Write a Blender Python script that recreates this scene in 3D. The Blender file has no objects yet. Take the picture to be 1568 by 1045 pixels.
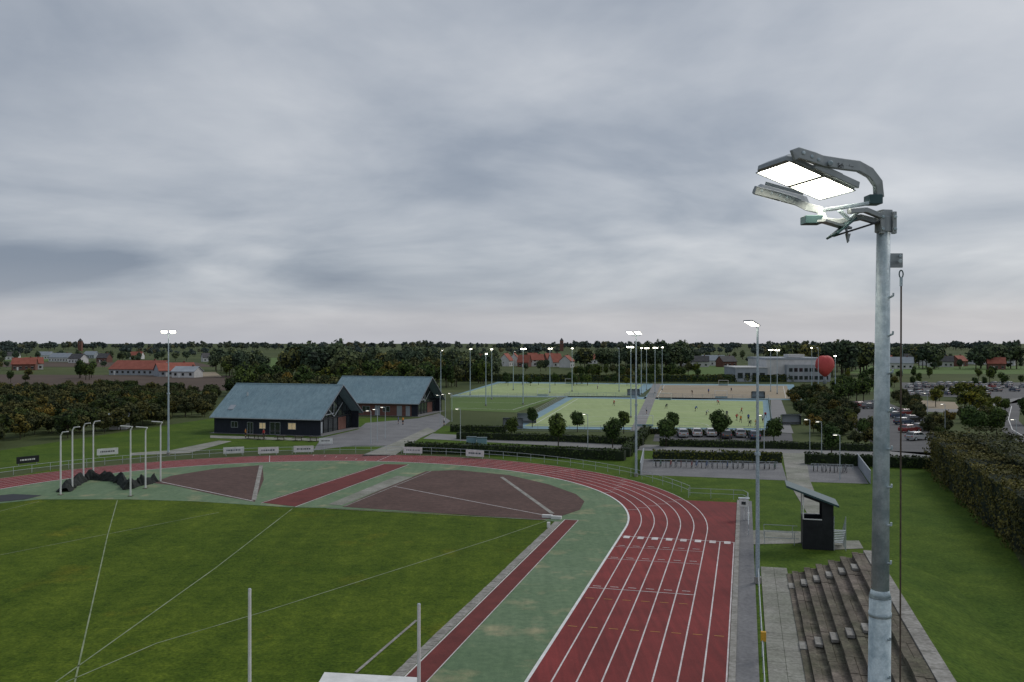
import bpy, bmesh, math, random
import numpy as np
from mathutils import Vector, Matrix
random.seed(7); RNG=np.random.default_rng(7)
scene=bpy.context.scene
# ---------- survey frame : metres, camera station above origin, +Y is view direction
F=1350.0; HC=17.0; CX=784.0; HY=525.0
def G(px,py,z=0.0):
    d=py-HY; return Vector(((px-CX)*(HC-z)/d, F*(HC-z)/d, z))
def P(px,py,Y): return Vector(((px-CX)/F*Y, Y, HC+(HY-py)/F*Y))
TH=math.radians(14.8); ST,CT=math.sin(TH),math.cos(TH)
def T(u,v,z=0.0): return Vector((u*CT+v*ST, -u*ST+v*CT, z))
EU=Vector((CT,-ST,0)); EV=Vector((ST,CT,0)); UP=Vector((0,0,1))

# ---------- materials
def new_mat(name):
    m=bpy.data.materials.new(name); m.use_nodes=True
    nt=m.node_tree; b=nt.nodes['Principled BSDF']; return m,nt,b
def N(nt,t,**kw):
    n=nt.nodes.new(t)
    for k,v in kw.items(): setattr(n,k,v)
    return n
def noise(nt,vec,scale,detail=4,rough=.6,stretch=None,dist=0):
    if stretch:
        mp=N(nt,'ShaderNodeMapping'); mp.inputs['Scale'].default_value=stretch[0:3]
        if len(stretch)>3: mp.inputs['Rotation'].default_value=(0,0,stretch[3])
        nt.links.new(vec,mp.inputs['Vector']); vec=mp.outputs[0]
    n=N(nt,'ShaderNodeTexNoise'); n.inputs['Scale'].default_value=scale
    n.inputs['Detail'].default_value=detail; n.inputs['Roughness'].default_value=rough; n.inputs['Distortion'].default_value=dist
    nt.links.new(vec,n.inputs['Vector']); return n.outputs['Fac']
def ramp(nt,fac,stops):
    r=N(nt,'ShaderNodeValToRGB'); cr=r.color_ramp
    while len(cr.elements)<len(stops): cr.elements.new(.5)
    for e,(p,c) in zip(cr.elements,stops): e.position=p; e.color=(*c,1) if len(c)==3 else c
    nt.links.new(fac,r.inputs['Fac']); return r.outputs['Color']
def mix(nt,fac,a,b,mode='MIX'):
    m=N(nt,'ShaderNodeMix',data_type='RGBA',blend_type=mode)
    if isinstance(fac,(int,float)): m.inputs[0].default_value=fac
    else: nt.links.new(fac,m.inputs[0])
    for s,x in ((6,a),(7,b)):
        if isinstance(x,tuple): m.inputs[s].default_value=(*x,1)
        else: nt.links.new(x,m.inputs[s])
    return m.outputs[2]
def surf(name,layers,rough=.85,bump=0.0,bscale=8,metal=0,spec=.3):
    m,nt,b=new_mat(name)
    tc=N(nt,'ShaderNodeTexCoord').outputs['Object']
    col=None
    for i,L in enumerate(layers):
        sc,lo,hi,a,c=L[:5]; st=L[5] if len(L)>5 else None
        r=ramp(nt,noise(nt,tc,sc,5,.6,st),[(lo,a),(hi,c)])
        col=r if col is None else mix(nt,1.0,col,r,'MULTIPLY')
    nt.links.new(col,b.inputs['Base Color']); b.inputs['Roughness'].default_value=rough
    b.inputs['Metallic'].default_value=metal; b.inputs['Specular IOR Level'].default_value=spec
    if bump:
        bp=N(nt,'ShaderNodeBump'); bp.inputs['Strength'].default_value=bump; bp.inputs['Distance'].default_value=.05
        nt.links.new(noise(nt,tc,bscale,3),bp.inputs['Height']); nt.links.new(bp.outputs[0],b.inputs['Normal'])
    return m
M={}
M['grass']=surf('grass_infield',[(.35,.3,.7,(.060,.104,.010),(.092,.142,.016)),(5,.25,.75,(.42,.48,.40),(1.55,1.48,1.42)),(.07,.35,.62,(.80,.83,.8),(1.15,1.06,1.1)),(1.3,.3,.75,(.66,.73,.66),(1.32,1.23,1.15)),(.32,.4,.6,(.86,.89,.84),(1.12,1.09,1.06),(1,.03,1,.258)),(.13,.60,.72,(1,1,1),(1.7,1.22,1.2))],.95,.6,9,spec=.1)
M['land']=surf('farmland',[(.006,.35,.65,(.055,.075,.030),(.095,.115,.048)),(.03,.3,.7,(.75,.8,.7),(1.2,1.15,1.1)),(2,.3,.7,(.8,.8,.8),(1.15,1.15,1.15))],.95,spec=.1)
M['lawn']=surf('lawn',[(.25,.3,.7,(.060,.108,.014),(.086,.144,.022)),(4,.25,.75,(.48,.54,.46),(1.45,1.4,1.32)),(.6,.3,.7,(.76,.82,.76),(1.22,1.14,1.1)),(.1,.4,.65,(.82,.86,.82),(1.12,1.04,1))],.95,.6,9,spec=.1)
M['track']=surf('red_tartan',[(.3,.3,.7,(.205,.024,.022),(.260,.034,.031)),(14,.3,.7,(.8,.8,.8),(1.14,1.14,1.14)),(1.1,.35,.7,(.76,.80,.80),(1.12,1.12,1.12),(2.2,.12,1,.258)),(.08,.4,.62,(.82,.84,.84),(1.06,1.14,1.16)),(.5,.55,.72,(1,1,1),(.80,.85,.85))],.8,.15,20,spec=.3)
M['runway']=surf('dark_red_tartan',[(.5,.3,.7,(.125,.024,.021),(.175,.036,.031)),(12,.3,.7,(.8,.8,.8),(1.15,1.15,1.15)),(1.3,.3,.7,(.8,.85,.85),(1.1,1.1,1.1))],.85)
M['green']=surf('green_tartan',[(.12,.35,.65,(.115,.185,.095),(.150,.220,.125)),(.30,.54,.68,(1,1,1),(2.1,1.38,1.45)),(2.0,.3,.7,(.76,.80,.80),(1.18,1.14,1.14)),(14,.3,.7,(.85,.85,.85),(1.12,1.12,1.12)),(.7,.3,.7,(.86,.89,.87),(1.1,1.08,1.08),(2,.15,1,.258))],.85)
M['dirt']=surf('cinder',[(.2,.3,.7,(.085,.050,.041),(.118,.071,.060)),(1.5,.3,.7,(.72,.72,.72),(1.22,1.2,1.2)),(9,.3,.7,(.75,.75,.75),(1.25,1.25,1.25))],.95)
M['white']=surf('white_paint',[(1.5,.3,.7,(.62,.62,.60),(.82,.82,.80))],.7)
M['linewhite']=surf('worn_line_paint',[(.9,.3,.7,(.52,.46,.45),(.80,.78,.76)),(6,.3,.7,(.8,.78,.78),(1.05,1.05,1.05))],.75)
M['chalk']=surf('faded_chalk',[(.6,.3,.7,(.14,.19,.08),(.33,.37,.24))],.9)
M['yellow']=surf('yellow_paint',[(2,.3,.7,(.45,.22,.05),(.55,.32,.08))],.7)
M['paver']=surf('concrete_pavers',[(.5,.3,.7,(.22,.21,.19),(.36,.345,.32)),(5,.3,.7,(.70,.70,.67),(1.2,1.2,1.2)),(.15,.35,.7,(.72,.78,.68),(1.1,1.1,1.1))],.9,.2,6)
M['brickpave']=surf('grey_brick_paving',[(.3,.3,.7,(.145,.145,.15),(.21,.208,.21)),(4,.3,.7,(.78,.78,.78),(1.22,1.22,1.22))],.9)
M['asphalt']=surf('asphalt',[(.2,.3,.7,(.08,.08,.085),(.12,.118,.118)),(5,.3,.7,(.85,.85,.85),(1.15,1.15,1.15))],.85)
M['road']=surf('light_road',[(.2,.3,.7,(.19,.188,.185),(.25,.245,.24)),(3,.3,.7,(.88,.88,.88),(1.1,1.1,1.1))],.85)
M['plough']=surf('ploughed_soil',[(.03,.3,.7,(.070,.048,.034),(.100,.070,.052)),(.5,.3,.7,(.8,.8,.8),(1.2,1.2,1.2),(.1,1,1))],.95)
M['meadow']=surf('meadow',[(.03,.3,.7,(.075,.130,.025),(.10,.165,.035)),(.6,.3,.7,(.85,.85,.85),(1.1,1.1,1.1))],.95)
M['turf']=surf('sand_turf_green',[(.04,.3,.7,(.300,.375,.165),(.35,.42,.20)),(.8,.3,.7,(.92,.92,.92),(1.06,1.06,1.06),(1,.1,1,-.26)),(.25,.3,.7,(.92,.95,.92),(1.06,1.04,1.04))],.95)
M['sandturf']=surf('sand_field',[(.04,.3,.7,(.30,.24,.165),(.36,.30,.215)),(.8,.3,.7,(.9,.9,.9),(1.08,1.08,1.08))],.95)
M['blueturf']=surf('blue_border',[(.1,.3,.7,(.17,.28,.33),(.22,.34,.39))],.9)
M['conc']=surf('weathered_concrete',[(.8,.3,.7,(.095,.080,.067),(.180,.156,.135)),(6,.3,.7,(.55,.55,.53),(1.35,1.32,1.3)),(.25,.35,.65,(.66,.76,.58),(1.15,1.12,1.1)),(.7,.5,.7,(1,1,1),(1.5,1.5,1.5))],.95,.4,8)
M['concl']=surf('pale_concrete',[(.8,.3,.7,(.21,.20,.18),(.38,.365,.34)),(5,.3,.7,(.65,.65,.61),(1.2,1.2,1.2))],.92,.3,8)
M['galv']=surf('galvanised_steel',[(3,.3,.7,(.40,.44,.46),(.54,.58,.60)),(25,.35,.65,(.86,.88,.9),(1.08,1.08,1.08))],.5,.08,40,metal=.2,spec=.5)
M['galvp']=surf('galvanised_pole',[(1.5,.3,.7,(.36,.44,.48),(.52,.60,.64),(3,3,.6)),(9,.38,.62,(.70,.75,.78),(1.1,1.1,1.1)),(60,.3,.7,(.86,.86,.86),(1.1,1.1,1.1))],.5,.1,30,metal=.1,spec=.4)
M['lampgrey']=surf('lamp_housing',[(8,.3,.7,(.25,.28,.295),(.33,.36,.375))],.45,metal=.1,spec=.5)
M['lampdark']=surf('lamp_bracket',[(8,.3,.7,(.035,.075,.08),(.055,.10,.105))],.4,metal=.2)
M['black']=surf('black_paint',[(2,.3,.7,(.012,.013,.016),(.022,.024,.028))],.6)
M['net']=surf('black_net',[(4,.3,.7,(.010,.013,.012),(.035,.040,.036))],.95)
M['darkwood']=surf('dark_cladding',[(1,.3,.7,(.012,.015,.024),(.024,.029,.042),(6,6,.5))],.7)
M['brick']=surf('red_brick',[(1.2,.3,.7,(.14,.065,.05),(.20,.10,.08)),(10,.3,.7,(.8,.8,.8),(1.15,1.15,1.15))],.9)
M['wallw']=surf('white_render',[(.6,.3,.7,(.52,.52,.51),(.66,.65,.64))],.85)
M['wallg']=surf('grey_cladding',[(.3,.3,.7,(.30,.33,.36),(.38,.41,.44))],.7)
M['roofred']=surf('red_roof_tile',[(.4,.3,.7,(.26,.08,.055),(.36,.12,.085)),(3,.3,.7,(.8,.8,.8),(1.15,1.15,1.15))],.85)
M['roofdk']=surf('dark_roof_tile',[(.4,.3,.7,(.07,.07,.075),(.11,.105,.105))],.85)
M['rooff']=surf('zinc_roof',[(.25,.3,.7,(.190,.285,.325),(.250,.350,.385)),(1.5,.3,.7,(.82,.84,.86),(1.12,1.12,1.12),(1,.2,1,-.26)),(8,.3,.7,(.88,.88,.88),(1.08,1.08,1.08))],.6,metal=.05,spec=.4)
M['bark']=surf('bark',[(3,.3,.7,(.035,.028,.02),(.07,.055,.04))],.95)
M['rubber']=surf('rubber',[(3,.3,.7,(.012,.012,.012),(.02,.02,.02))],.9)
M['rust']=surf('rusty_rope',[(20,.3,.7,(.06,.045,.035),(.12,.09,.07))],.8)
M['orange']=surf('orange_box',[(3,.3,.7,(.55,.30,.03),(.7,.4,.04))],.6)
M['red']=surf('red_membrane',[(.3,.3,.7,(.48,.06,.06),(.60,.10,.09))],.6)
M['skin']=surf('skin',[(3,.3,.7,(.40,.24,.17),(.5,.31,.23))],.7)
M['hair']=surf('hair',[(3,.3,.7,(.04,.025,.015),(.09,.06,.03))],.8)
M['shorts']=surf('dark_shorts',[(3,.3,.7,(.015,.018,.03),(.03,.032,.05))],.9)
def glassmat(name,col):
    m,nt,b=new_mat(name)
    tc=N(nt,'ShaderNodeTexCoord').outputs['Object']
    nt.links.new(ramp(nt,noise(nt,tc,.7,3),[(.3,tuple(c*.5 for c in col)),(.7,col)]),b.inputs['Base Color'])
    b.inputs['Roughness'].default_value=.08; b.inputs['Specular IOR Level'].default_value=.9; return m
M['glass']=glassmat('window_glass',(.03,.04,.045))
def emis(name,col,s):
    m,nt,b=new_mat(name); b.inputs['Base Color'].default_value=(*col,1)
    b.inputs['Emission Color'].default_value=(*col,1); b.inputs['Emission Strength'].default_value=s; return m
M['led']=emis('led_panel',(1,.93,.76),16)
M['ledsoft']=emis('led_lens',(1,.95,.82),5)
M['warmwin']=emis('lit_window',(1,.75,.42),.08)
def objcol(name,rough,coat=0):
    m,nt,b=new_mat(name)
    oi=N(nt,'ShaderNodeObjectInfo'); tc=N(nt,'ShaderNodeTexCoord').outputs['Object']
    r=ramp(nt,noise(nt,tc,3,3),[(.3,(.85,.85,.85)),(.7,(1,1,1))])
    nt.links.new(mix(nt,1.0,oi.outputs['Color'],r,'MULTIPLY'),b.inputs['Base Color'])
    b.inputs['Roughness'].default_value=rough; b.inputs['Coat Weight'].default_value=coat; return m
M['paint']=objcol('car_paint',.35,.6); M['shirt']=objcol('shirt',.9)
def leafmat(name,dark,light):
    m,nt,b=new_mat(name)
    oi=N(nt,'ShaderNodeObjectInfo'); ge=N(nt,'ShaderNodeNewGeometry')
    c=ramp(nt,ge.outputs['Random Per Island'],[(0,dark),(1,light)])
    c=mix(nt,1.0,c,ramp(nt,oi.outputs['Random'],[(0,(.6,.68,.7)),(.45,(.95,1,1)),(.8,(1.25,1.15,.9)),(.93,(1.4,1.25,.85)),(1,(2.0,1.35,.7))]),'MULTIPLY')
    pn=noise(nt,ge.outputs['Position'],.22,3)
    c=mix(nt,1.0,c,ramp(nt,pn,[(.35,(.72,.75,.75)),(.65,(1.3,1.22,1.1))]),'MULTIPLY')
    nt.links.new(c,b.inputs['Base Color']); b.inputs['Roughness'].default_value=.85; b.inputs['Specular IOR Level'].default_value=.15
    return m
M['leaf']=leafmat('leaves_dark',(.034,.062,.020),(.095,.140,.040))
M['leafb']=leafmat('leaves_brownish',(.055,.062,.026),(.130,.130,.054))
M['leaff']=leafmat('leaves_distant_hazed',(.085,.112,.115),(.120,.150,.140))  # aerial haze painted in: leaf greens paled and shifted towards blue
M['leafm']=leafmat('leaves_middle',(.058,.086,.058),(.115,.150,.088))
M['leafy']=leafmat('leaves_lime',(.09,.11,.02),(.20,.20,.04))
M['leafh']=leafmat('hedge_leaves',(.028,.046,.016),(.075,.102,.035))
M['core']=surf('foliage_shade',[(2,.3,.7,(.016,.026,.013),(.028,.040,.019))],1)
M['coref']=surf('foliage_shade_far_hazed',[(2,.3,.7,(.06,.08,.082),(.08,.10,.098))],1)  # crown cores for far trees, with the same bluish haze in the colour
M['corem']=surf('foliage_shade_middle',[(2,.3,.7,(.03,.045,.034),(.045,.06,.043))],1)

# ---------- mesh builder
class MB:
    def __init__(s): s.v=[]; s.f=[]; s.mi=[]; s.mats=[]
    def m(s,k):
        mt=M[k]
        if mt not in s.mats: s.mats.append(mt)
        return s.mats.index(mt)
    def add(s,vs,fs,k):
        o=len(s.v); s.v+= [tuple(x) for x in vs]; i=s.m(k)
        for f in fs: s.f.append([o+a for a in f]); s.mi.append(i)
    def quad(s,a,b,c,d,k): s.add([a,b,c,d],[(0,1,2,3)],k)
    def frame(s,o,ax,ay,az,k):
        o=Vector(o); vs=[o,o+ax,o+ax+ay,o+ay,o+az,o+ax+az,o+ax+ay+az,o+ay+az]
        s.add(vs,[(0,3,2,1),(4,5,6,7),(0,1,5,4),(1,2,6,5),(2,3,7,6),(3,0,4,7)],k)
    def box(s,c,size,k,rot=0.0):
        ax=Vector((math.cos(rot),math.sin(rot),0))*size[0]; ay=Vector((-math.sin(rot),math.cos(rot),0))*size[1]; az=UP*size[2]
        s.frame(Vector(c)-ax/2-ay/2,ax,ay,az,k)
    def tube(s,p0,p1,r0,r1=None,n=8,k='galv',cap=True):
        p0=Vector(p0);p1=Vector(p1); r1=r0 if r1 is None else r1
        d=(p1-p0).normalized(); a=d.cross(UP if abs(d.z)<.9 else Vector((1,0,0))).normalized(); b=d.cross(a)
        vs=[]
        for p,r in((p0,r0),(p1,r1)):
            for i in range(n):
                t=2*math.pi*i/n; vs.append(p+(a*math.cos(t)+b*math.sin(t))*r)
        fs=[(i,(i+1)%n,n+(i+1)%n,n+i) for i in range(n)]
        if cap: fs+= [tuple(range(n))[::-1],tuple(range(n,2*n))]
        s.add(vs,fs,k)
    def prism(s,poly,ext,k):
        poly=[Vector(p) for p in poly]; n=len(poly); e=Vector(ext)
        s.add(poly+[p+e for p in poly],[tuple(range(n))[::-1],tuple(range(n,2*n))]+[(i,(i+1)%n,n+(i+1)%n,n+i) for i in range(n)],k)
    def sweep(s,pts,w,h,side,k):
        pts=[Vector(p) for p in pts]; side=Vector(side).normalized(); vs=[];n=len(pts)
        for i,p in enumerate(pts):
            d=(pts[min(i+1,n-1)]-pts[max(i-1,0)]).normalized(); up=d.cross(side).normalized(); sd=up.cross(d)
            for a,b in((-1,-1),(1,-1),(1,1),(-1,1)): vs.append(p+sd*a*w/2+up*b*h/2)
        fs=[(0,1,2,3),tuple(4*(n-1)+j for j in(3,2,1,0))]
        for i in range(n-1):
            for j in range(4): fs.append((4*i+j,4*i+(j+1)%4,4*i+4+(j+1)%4,4*i+4+j))
        s.add(vs,fs,k)
    def mesh(s,name,smooth=False,fix=True):
        me=bpy.data.meshes.new(name); me.from_pydata(s.v,[],s.f)
        for mt in s.mats: me.materials.append(mt)
        me.polygons.foreach_set('material_index',s.mi)
        if fix:
            bm=bmesh.new(); bm.from_mesh(me); bmesh.ops.recalc_face_normals(bm,faces=bm.faces); bm.to_mesh(me); bm.free()
        if smooth: me.shade_smooth()
        me.update(); return me
    def build(s,name,parent=None,smooth=False,fix=True,bevel=0):
        ob=link(name,s.mesh(name,smooth,fix),parent)
        if bevel:
            b=ob.modifiers.new('bevel','BEVEL'); b.width=bevel; b.segments=2; b.limit_method='ANGLE'
        return ob
def link(name,data=None,parent=None,loc=None,rz=0,sc=1):
    ob=bpy.data.objects.new(name,data); scene.collection.objects.link(ob)
    if parent: ob.parent=parent
    if loc is not None: ob.location=loc
    if rz: ob.rotation_euler=(0,0,rz)
    if sc!=1: ob.scale=(sc,sc,sc)
    return ob
def empty(name,loc=None):
    e=link(name); e.empty_display_size=1
    if loc is not None: e.location=loc
    return e
def sheet(name,pts,z,k,parent=None):
    pts=[Vector((p[0],p[1],z)) for p in pts]
    me=bpy.data.meshes.new(name); bm=bmesh.new(); vs=[bm.verts.new(p) for p in pts]; f=bm.faces.new(vs)
    bm.normal_update()
    if f.normal.z<0: f.normal_flip()
    bmesh.ops.triangulate(bm,faces=[f]); bm.to_mesh(me); bm.free(); me.materials.append(M[k])
    return link(name,me,parent)
def px(name,l,z,k,parent=None): return sheet(name,[G(*p) for p in l],z,k,parent)
def strip_into(mb,pts,w,z,k,close=False):
    pts=[Vector((p[0],p[1],0)) for p in pts]; n=len(pts); L=[];R=[]
    for i,p in enumerate(pts):
        a=pts[i-1] if (i>0 or close) else p; b=pts[(i+1)%n] if (i<n-1 or close) else p
        d=(b-a).normalized(); s=Vector((-d.y,d.x,0))*w/2; L.append(p+s);R.append(p-s)
    vs=[(q.x,q.y,z) for q in L]+[(q.x,q.y,z) for q in R]
    mb.add(vs,[(i,(i+n),(i+1)%n+n,(i+1)%n) for i in range(n if close else n-1)],k)
# ---------- ground
sheet('ground',[(-9000,-200),(9000,-200),(9000,14000),(-9000,14000)],-.03,'land')
sheet('infield_grass',[T(-90,-25),T(-1,-25),T(-1,99),T(-90,99)],-.012,'grass')
px('lawn',[(-200,745),(-200,690),(0,690),(330,640),(600,640),(700,655),(990,690),(1470,700),(1640,1000),(1700,1300),(900,1300),(1040,760),(700,690),(300,690)],-.02,'lawn')
CU,CV,R0,LW=-47.1,80.8,36.5,1.22
def arc(r,a0=0,a1=180,n=96): return [T(CU+r*math.cos(math.radians(a0+(a1-a0)*i/n)),CV+r*math.sin(math.radians(a0+(a1-a0)*i/n))) for i in range(n+1)]
UI=CU+R0; UR=UI+8*LW
trk=empty('running_track')
mb=MB()
R6=R0+6*LW
a=arc(R0);b=arc(R6)
for i in range(96): mb.quad(*(Vector((q.x,q.y,.02)) for q in(a[i],a[i+1],b[i+1],b[i])),'track')
mb.quad(T(UI,-20,.02),T(UR,-20,.02),T(UR,CV,.02),T(UI,CV,.02),'track')
mb.quad(T(CU-R6,10,.02),T(CU-R0,10,.02),T(CU-R0,CV,.02),T(CU-R6,CV,.02),'track')
VE=96.7; aa=math.degrees(math.asin((VE-CV)/R6)); ap=arc(R6,0,aa,24)
for i in range(24):
    q0,q1=ap[i],ap[i+1]
    def right(q):
        v=q.x*ST+q.y*CT; return T(UR,v)
    r0,r1=right(q0),right(q1)
    mb.quad(*(Vector((q.x,q.y,.02)) for q in(q0,q1,r1,r0)),'track')
mb.build('surface',trk)
mb=MB()
for k in range(0,7):
    r=R0+k*LW; w=.18 if k==0 else .085
    strip_into(mb,[T(CU+r,-20)]+arc(r)+[T(CU-r,10)],w,.026,'white' if k==0 else 'linewhite')
for k in (7,8):
    strip_into(mb,[T(UI+k*LW-(.06 if k==8 else 0),-20),T(UI+k*LW-(.06 if k==8 else 0),77.3)],.085,.026,'linewhite')
VF=77.3
strip_into(mb,[T(UI,VF),T(UR,VF)],.10,.030,'linewhite')
for k in range(8):
    mb.quad(T(UI+(k+.28)*LW,VF+.2,.034),T(UI+(k+.72)*LW,VF+.2,.034),T(UI+(k+.72)*LW,VF-.75,.034),T(UI+(k+.28)*LW,VF-.75,.034),'linewhite')
for v,w,n,k in((69,.06,6,'white'),(60.5,.08,6,'white'),(57.5,.05,6,'yellow'),(51.5,.05,8,'yellow'),(73.2,.05,6,'white')):
    if k=='white': strip_into(mb,[T(UI,v),T(UI+n*LW,v)],w,.034,'linewhite')
    for j in range(n):
        uu=UI+(j+.5)*LW; strip_into(mb,[T(uu-.28,v+.5+j*.06),T(uu+.28,v+.5+j*.06)],.07,.030,k)
for j in range(6):
    for ang in (14+j*1.5,30+j*2.2,55,96,120):
        r0=R0+(j+.1)*LW; r1=R0+(j+.9)*LW
        strip_into(mb,[arc(r0,ang,ang+.1,1)[0],arc(r1,ang,ang+.1,1)[0]],.08,.034,'linewhite')
    strip_into(mb,[arc(R0+j*LW,99+j*2.5,99.1+j*2.5,1)[0],arc(R0+(j+1)*LW,99+j*2.5,99.1+j*2.5,1)[0]],.08,.038,'linewhite')
mb.build('lane_markings',trk,fix=False)
gp=arc(R0-.1)+[T(CU-R0+.1,CV-12)]+[G(-60,776),G(0,771),G(60,765),G(200,765),G(300,768),G(440,777),G(500,778),G(700,788),G(835,797),T(-17.4,82),T(-17.4,-20),T(UI-.1,-20)]
sheet('green_apron',gp,.006,'green')
lj=empty('long_jump_runway')
sheet('surface',[T(-16.75,-20),T(-15.4,-20),T(-15.4,83.2),T(-16.75,83.2)],.018,'runway',lj)
mb=MB(); strip_into(mb,[T(-16.72,-20),T(-16.72,83.2)],.08,.026,'linewhite'); strip_into(mb,[T(-15.42,-20),T(-15.42,83.2)],.06,.026,'linewhite')
strip_into(mb,[T(-16.75,83.15),T(-15.4,83.15)],.08,.03,'linewhite'); mb.build('lines',lj,fix=False)
mb=MB()
for i in range(150):
    v=-20+i*.68; mb.frame(T(-17.45+random.uniform(-.02,.02),v,0),EU*.62,EV*.64,UP*(.03+.004*(i%3)),'concl')
mb.build('tile_kerb')
ml=MB(); strip_into(ml,[G(545,1030),G(638,950)],.18,.02,'concl'); ml.build('drain_gutter',fix=False)
px('cinder_sector',[(232,740),(262,729),(330,718),(402,712.5),(404,735),(390,769),(330,758),(262,743)],.018,'dirt')
px('cinder_sector',[(524,776.5),(573,755),(652,722),(700,720),(780,728),(840,742),(882,757),(895,768),(888,781),(850,794),(828,796),(700,788)],.018,'dirt')
px('javelin_runway',[(400,770),(452,776),(625,712),(585,711)],.022,'runway')
px('concrete_path',[(502,773),(524,774),(632,731),(608,729)],.026,'paver')
ml=MB()
for A,B,w,k in [((400,713),(389,766),.5,'concl'),((768,731),(846,787),.45,'concl'),((660,722),(528,776),.15,'concl'),((602,745),(836,790),.12,'linewhite'),((245,738),(388,768),.14,'linewhite'),((400,771),(588,711),.1,'linewhite'),((452,777),(626,712),.1,'linewhite'),((836,797),(500,779),.12,'concl')]:
    strip_into(ml,[G(*A),G(*B)],w,.034,k)
ml.build('sector_markings',fix=False)
px('sand_runup_mat',[(-30,762),(20,757),(64,759),(40,765),(-30,772)],.03,'black')
ml=MB()
for L in [[(180,766),(165,820),(115,1045)],[(448,779),(330,870),(85,1045)],[(865,788),(760,824),(640,862),(400,938),(240,985),(100,1045)],[(335,785),(180,815),(0,850)],[(0,783),(60,768)]]:
    strip_into(ml,[G(*p) for p in L],.09,.004,'chalk')
ml.build('chalk_lines',fix=False)
mb=MB()
for p in((838,793),(852,795)): mb.box(G(*p),(1.0,.35,.3),'white',-.25)
mb.box(G(840,808),(.3,.3,.5),'white'); mb.build('throwing_toe_board',bevel=.02)
# ---------- paved strips right of the track
mb=MB()
mb.frame(T(UR+.02,-20,0),EU*.35,EV*118,UP*.09,'concl')
mb.quad(T(UR+.37,-20,.02),T(.7,-20,.02),T(.7,98,.02),T(UR+.37,98,.02),'brickpave')
mb.build('track_kerb',fix=False)
mb=MB()
for i in range(76):
    for j in range(2):
        z=.03+random.uniform(0,.012); u=1.15+j*.95
        mb.frame(T(u,-5+i*.98,0),EU*.93,EV*.96,UP*z,'paver')
mb.build('paved_walkway')
px('paved_path',[(1145,812),(1228,814),(1228,832),(1145,834)],.012,'paver')
px('paved_path',[(1270,828),(1315,828),(1322,840),(1275,842)],.012,'paver')
px('paved_path',[(1198,694),(1233,694),(1240,735),(1262,790),(1238,790),(1205,735)],.012,'paver')
# ---------- terrace
ter=empty('spectator_terrace')
mb=MB(); 
NS=6; U0=3.35; DU=.82; DZ=.32; V0,V1=-12,67.6
for s_ in range(NS):
    u=U0+s_*DU; v=V0
    while v<V1:
        l=min(2.4,V1-v); z=DZ*(s_+1)+random.uniform(-.02,.02)
        mb.frame(T(u,v+.02,0),EU*DU,EV*(l-.04),UP*(z-.10),'conc')
        mb.frame(T(u-.03+random.uniform(-.02,.02),v+.015,z-.10),EU*.42,EV*(l-.03),UP*.10,'conc')
        mb.frame(T(u+.42,v+.03,z-.10),EU*.39,EV*(l-.06),UP*.05,'conc')
        v+=l
mb.build('steps',ter)
mb=MB()
for va in(63.5,51,38,25):
    for s_ in range(NS):
        u=U0+s_*DU
        mb.frame(T(u-.42,va,DZ*s_),EU*.39,EV*1.3,UP*DZ*.5,'concl')
mb.build('aisle_steps',ter)
mb=MB(); ut=U0+NS*DU
v=V0
while v<V1:
    mb.frame(T(ut+.01,v,0),EU*.8,EV*1.18,UP*(NS*DZ+.02+random.uniform(0,.015)),'concl'); v+=1.2
mb.build('top_slab',ter)
mb=MB()
mb.frame(T(2.95,V0,0),EU*.38,EV*(V1-V0),UP*.1,'conc')
mb.build('foot_edge',ter)
zt=NS*DZ-.02
mb=MB(); 
mb.quad(T(ut+.8,V0,zt),T(ut+6,V0,-.02),T(ut+6,V1+1,-.02),T(ut+.8,V1,zt),'lawn')
mb.add([T(U0-.2,V1+.02,-.015),T(ut+.8,V1+.02,zt),T(ut+.8,V1+.02,-.015)],[(0,1,2)],'conc')
mb.add([T(U0-.2,V1+.03,-.015),T(ut+.8,V1+.03,zt),T(ut+1.2,V1+5,-.015),T(U0-.2,V1+4,-.015),T(ut+6,V1+1,-.02)],[(0,1,2,3),(1,4,2)],'lawn')
mb.build('grass_bank',fix=False)

# ---------- railings
def railing(name,pts,h=1.05,sp=2.4,r=.025,rails=(1.05,.55),k='galv'):
    mb=MB(); acc=0
    for a,b in zip(pts[:-1],pts[1:]):
        a=Vector(a);b=Vector(b)
        for z in rails: mb.tube(a+UP*z,b+UP*z,r,n=5,k=k,cap=False)
        L=(b-a).length; t=acc
        while t<L: mb.tube(a.lerp(b,t/L),a.lerp(b,t/L)+UP*h,r*1.1,n=5,k=k); t+=sp
        acc=t-L
    return mb.build(name)
railing('track_railing',arc(R6+1.6,25,178,70))
railing('track_railing',[T(-6,98.5),T(-.2,98.5),T(.3,97),T(.3,80)])
railing('track_railing',[T(.9,76),T(.9,-5)],rails=(1.05,))
railing('walkway_railing',[T(1.6,80.5),T(4.4,80.5)]); railing('walkway_railing',[T(1.6,77.6),T(4.4,77.6)])
for v in (70.5,49.2,30): 
    mb=MB(); mb.tube(T(.95,v),T(.95,v,1.15),.04,k='galv'); mb.box(T(.95,v,1.0),(.28,.22,.5),'orange',-TH); mb.build('electrical_pillar',bevel=.02)

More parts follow.
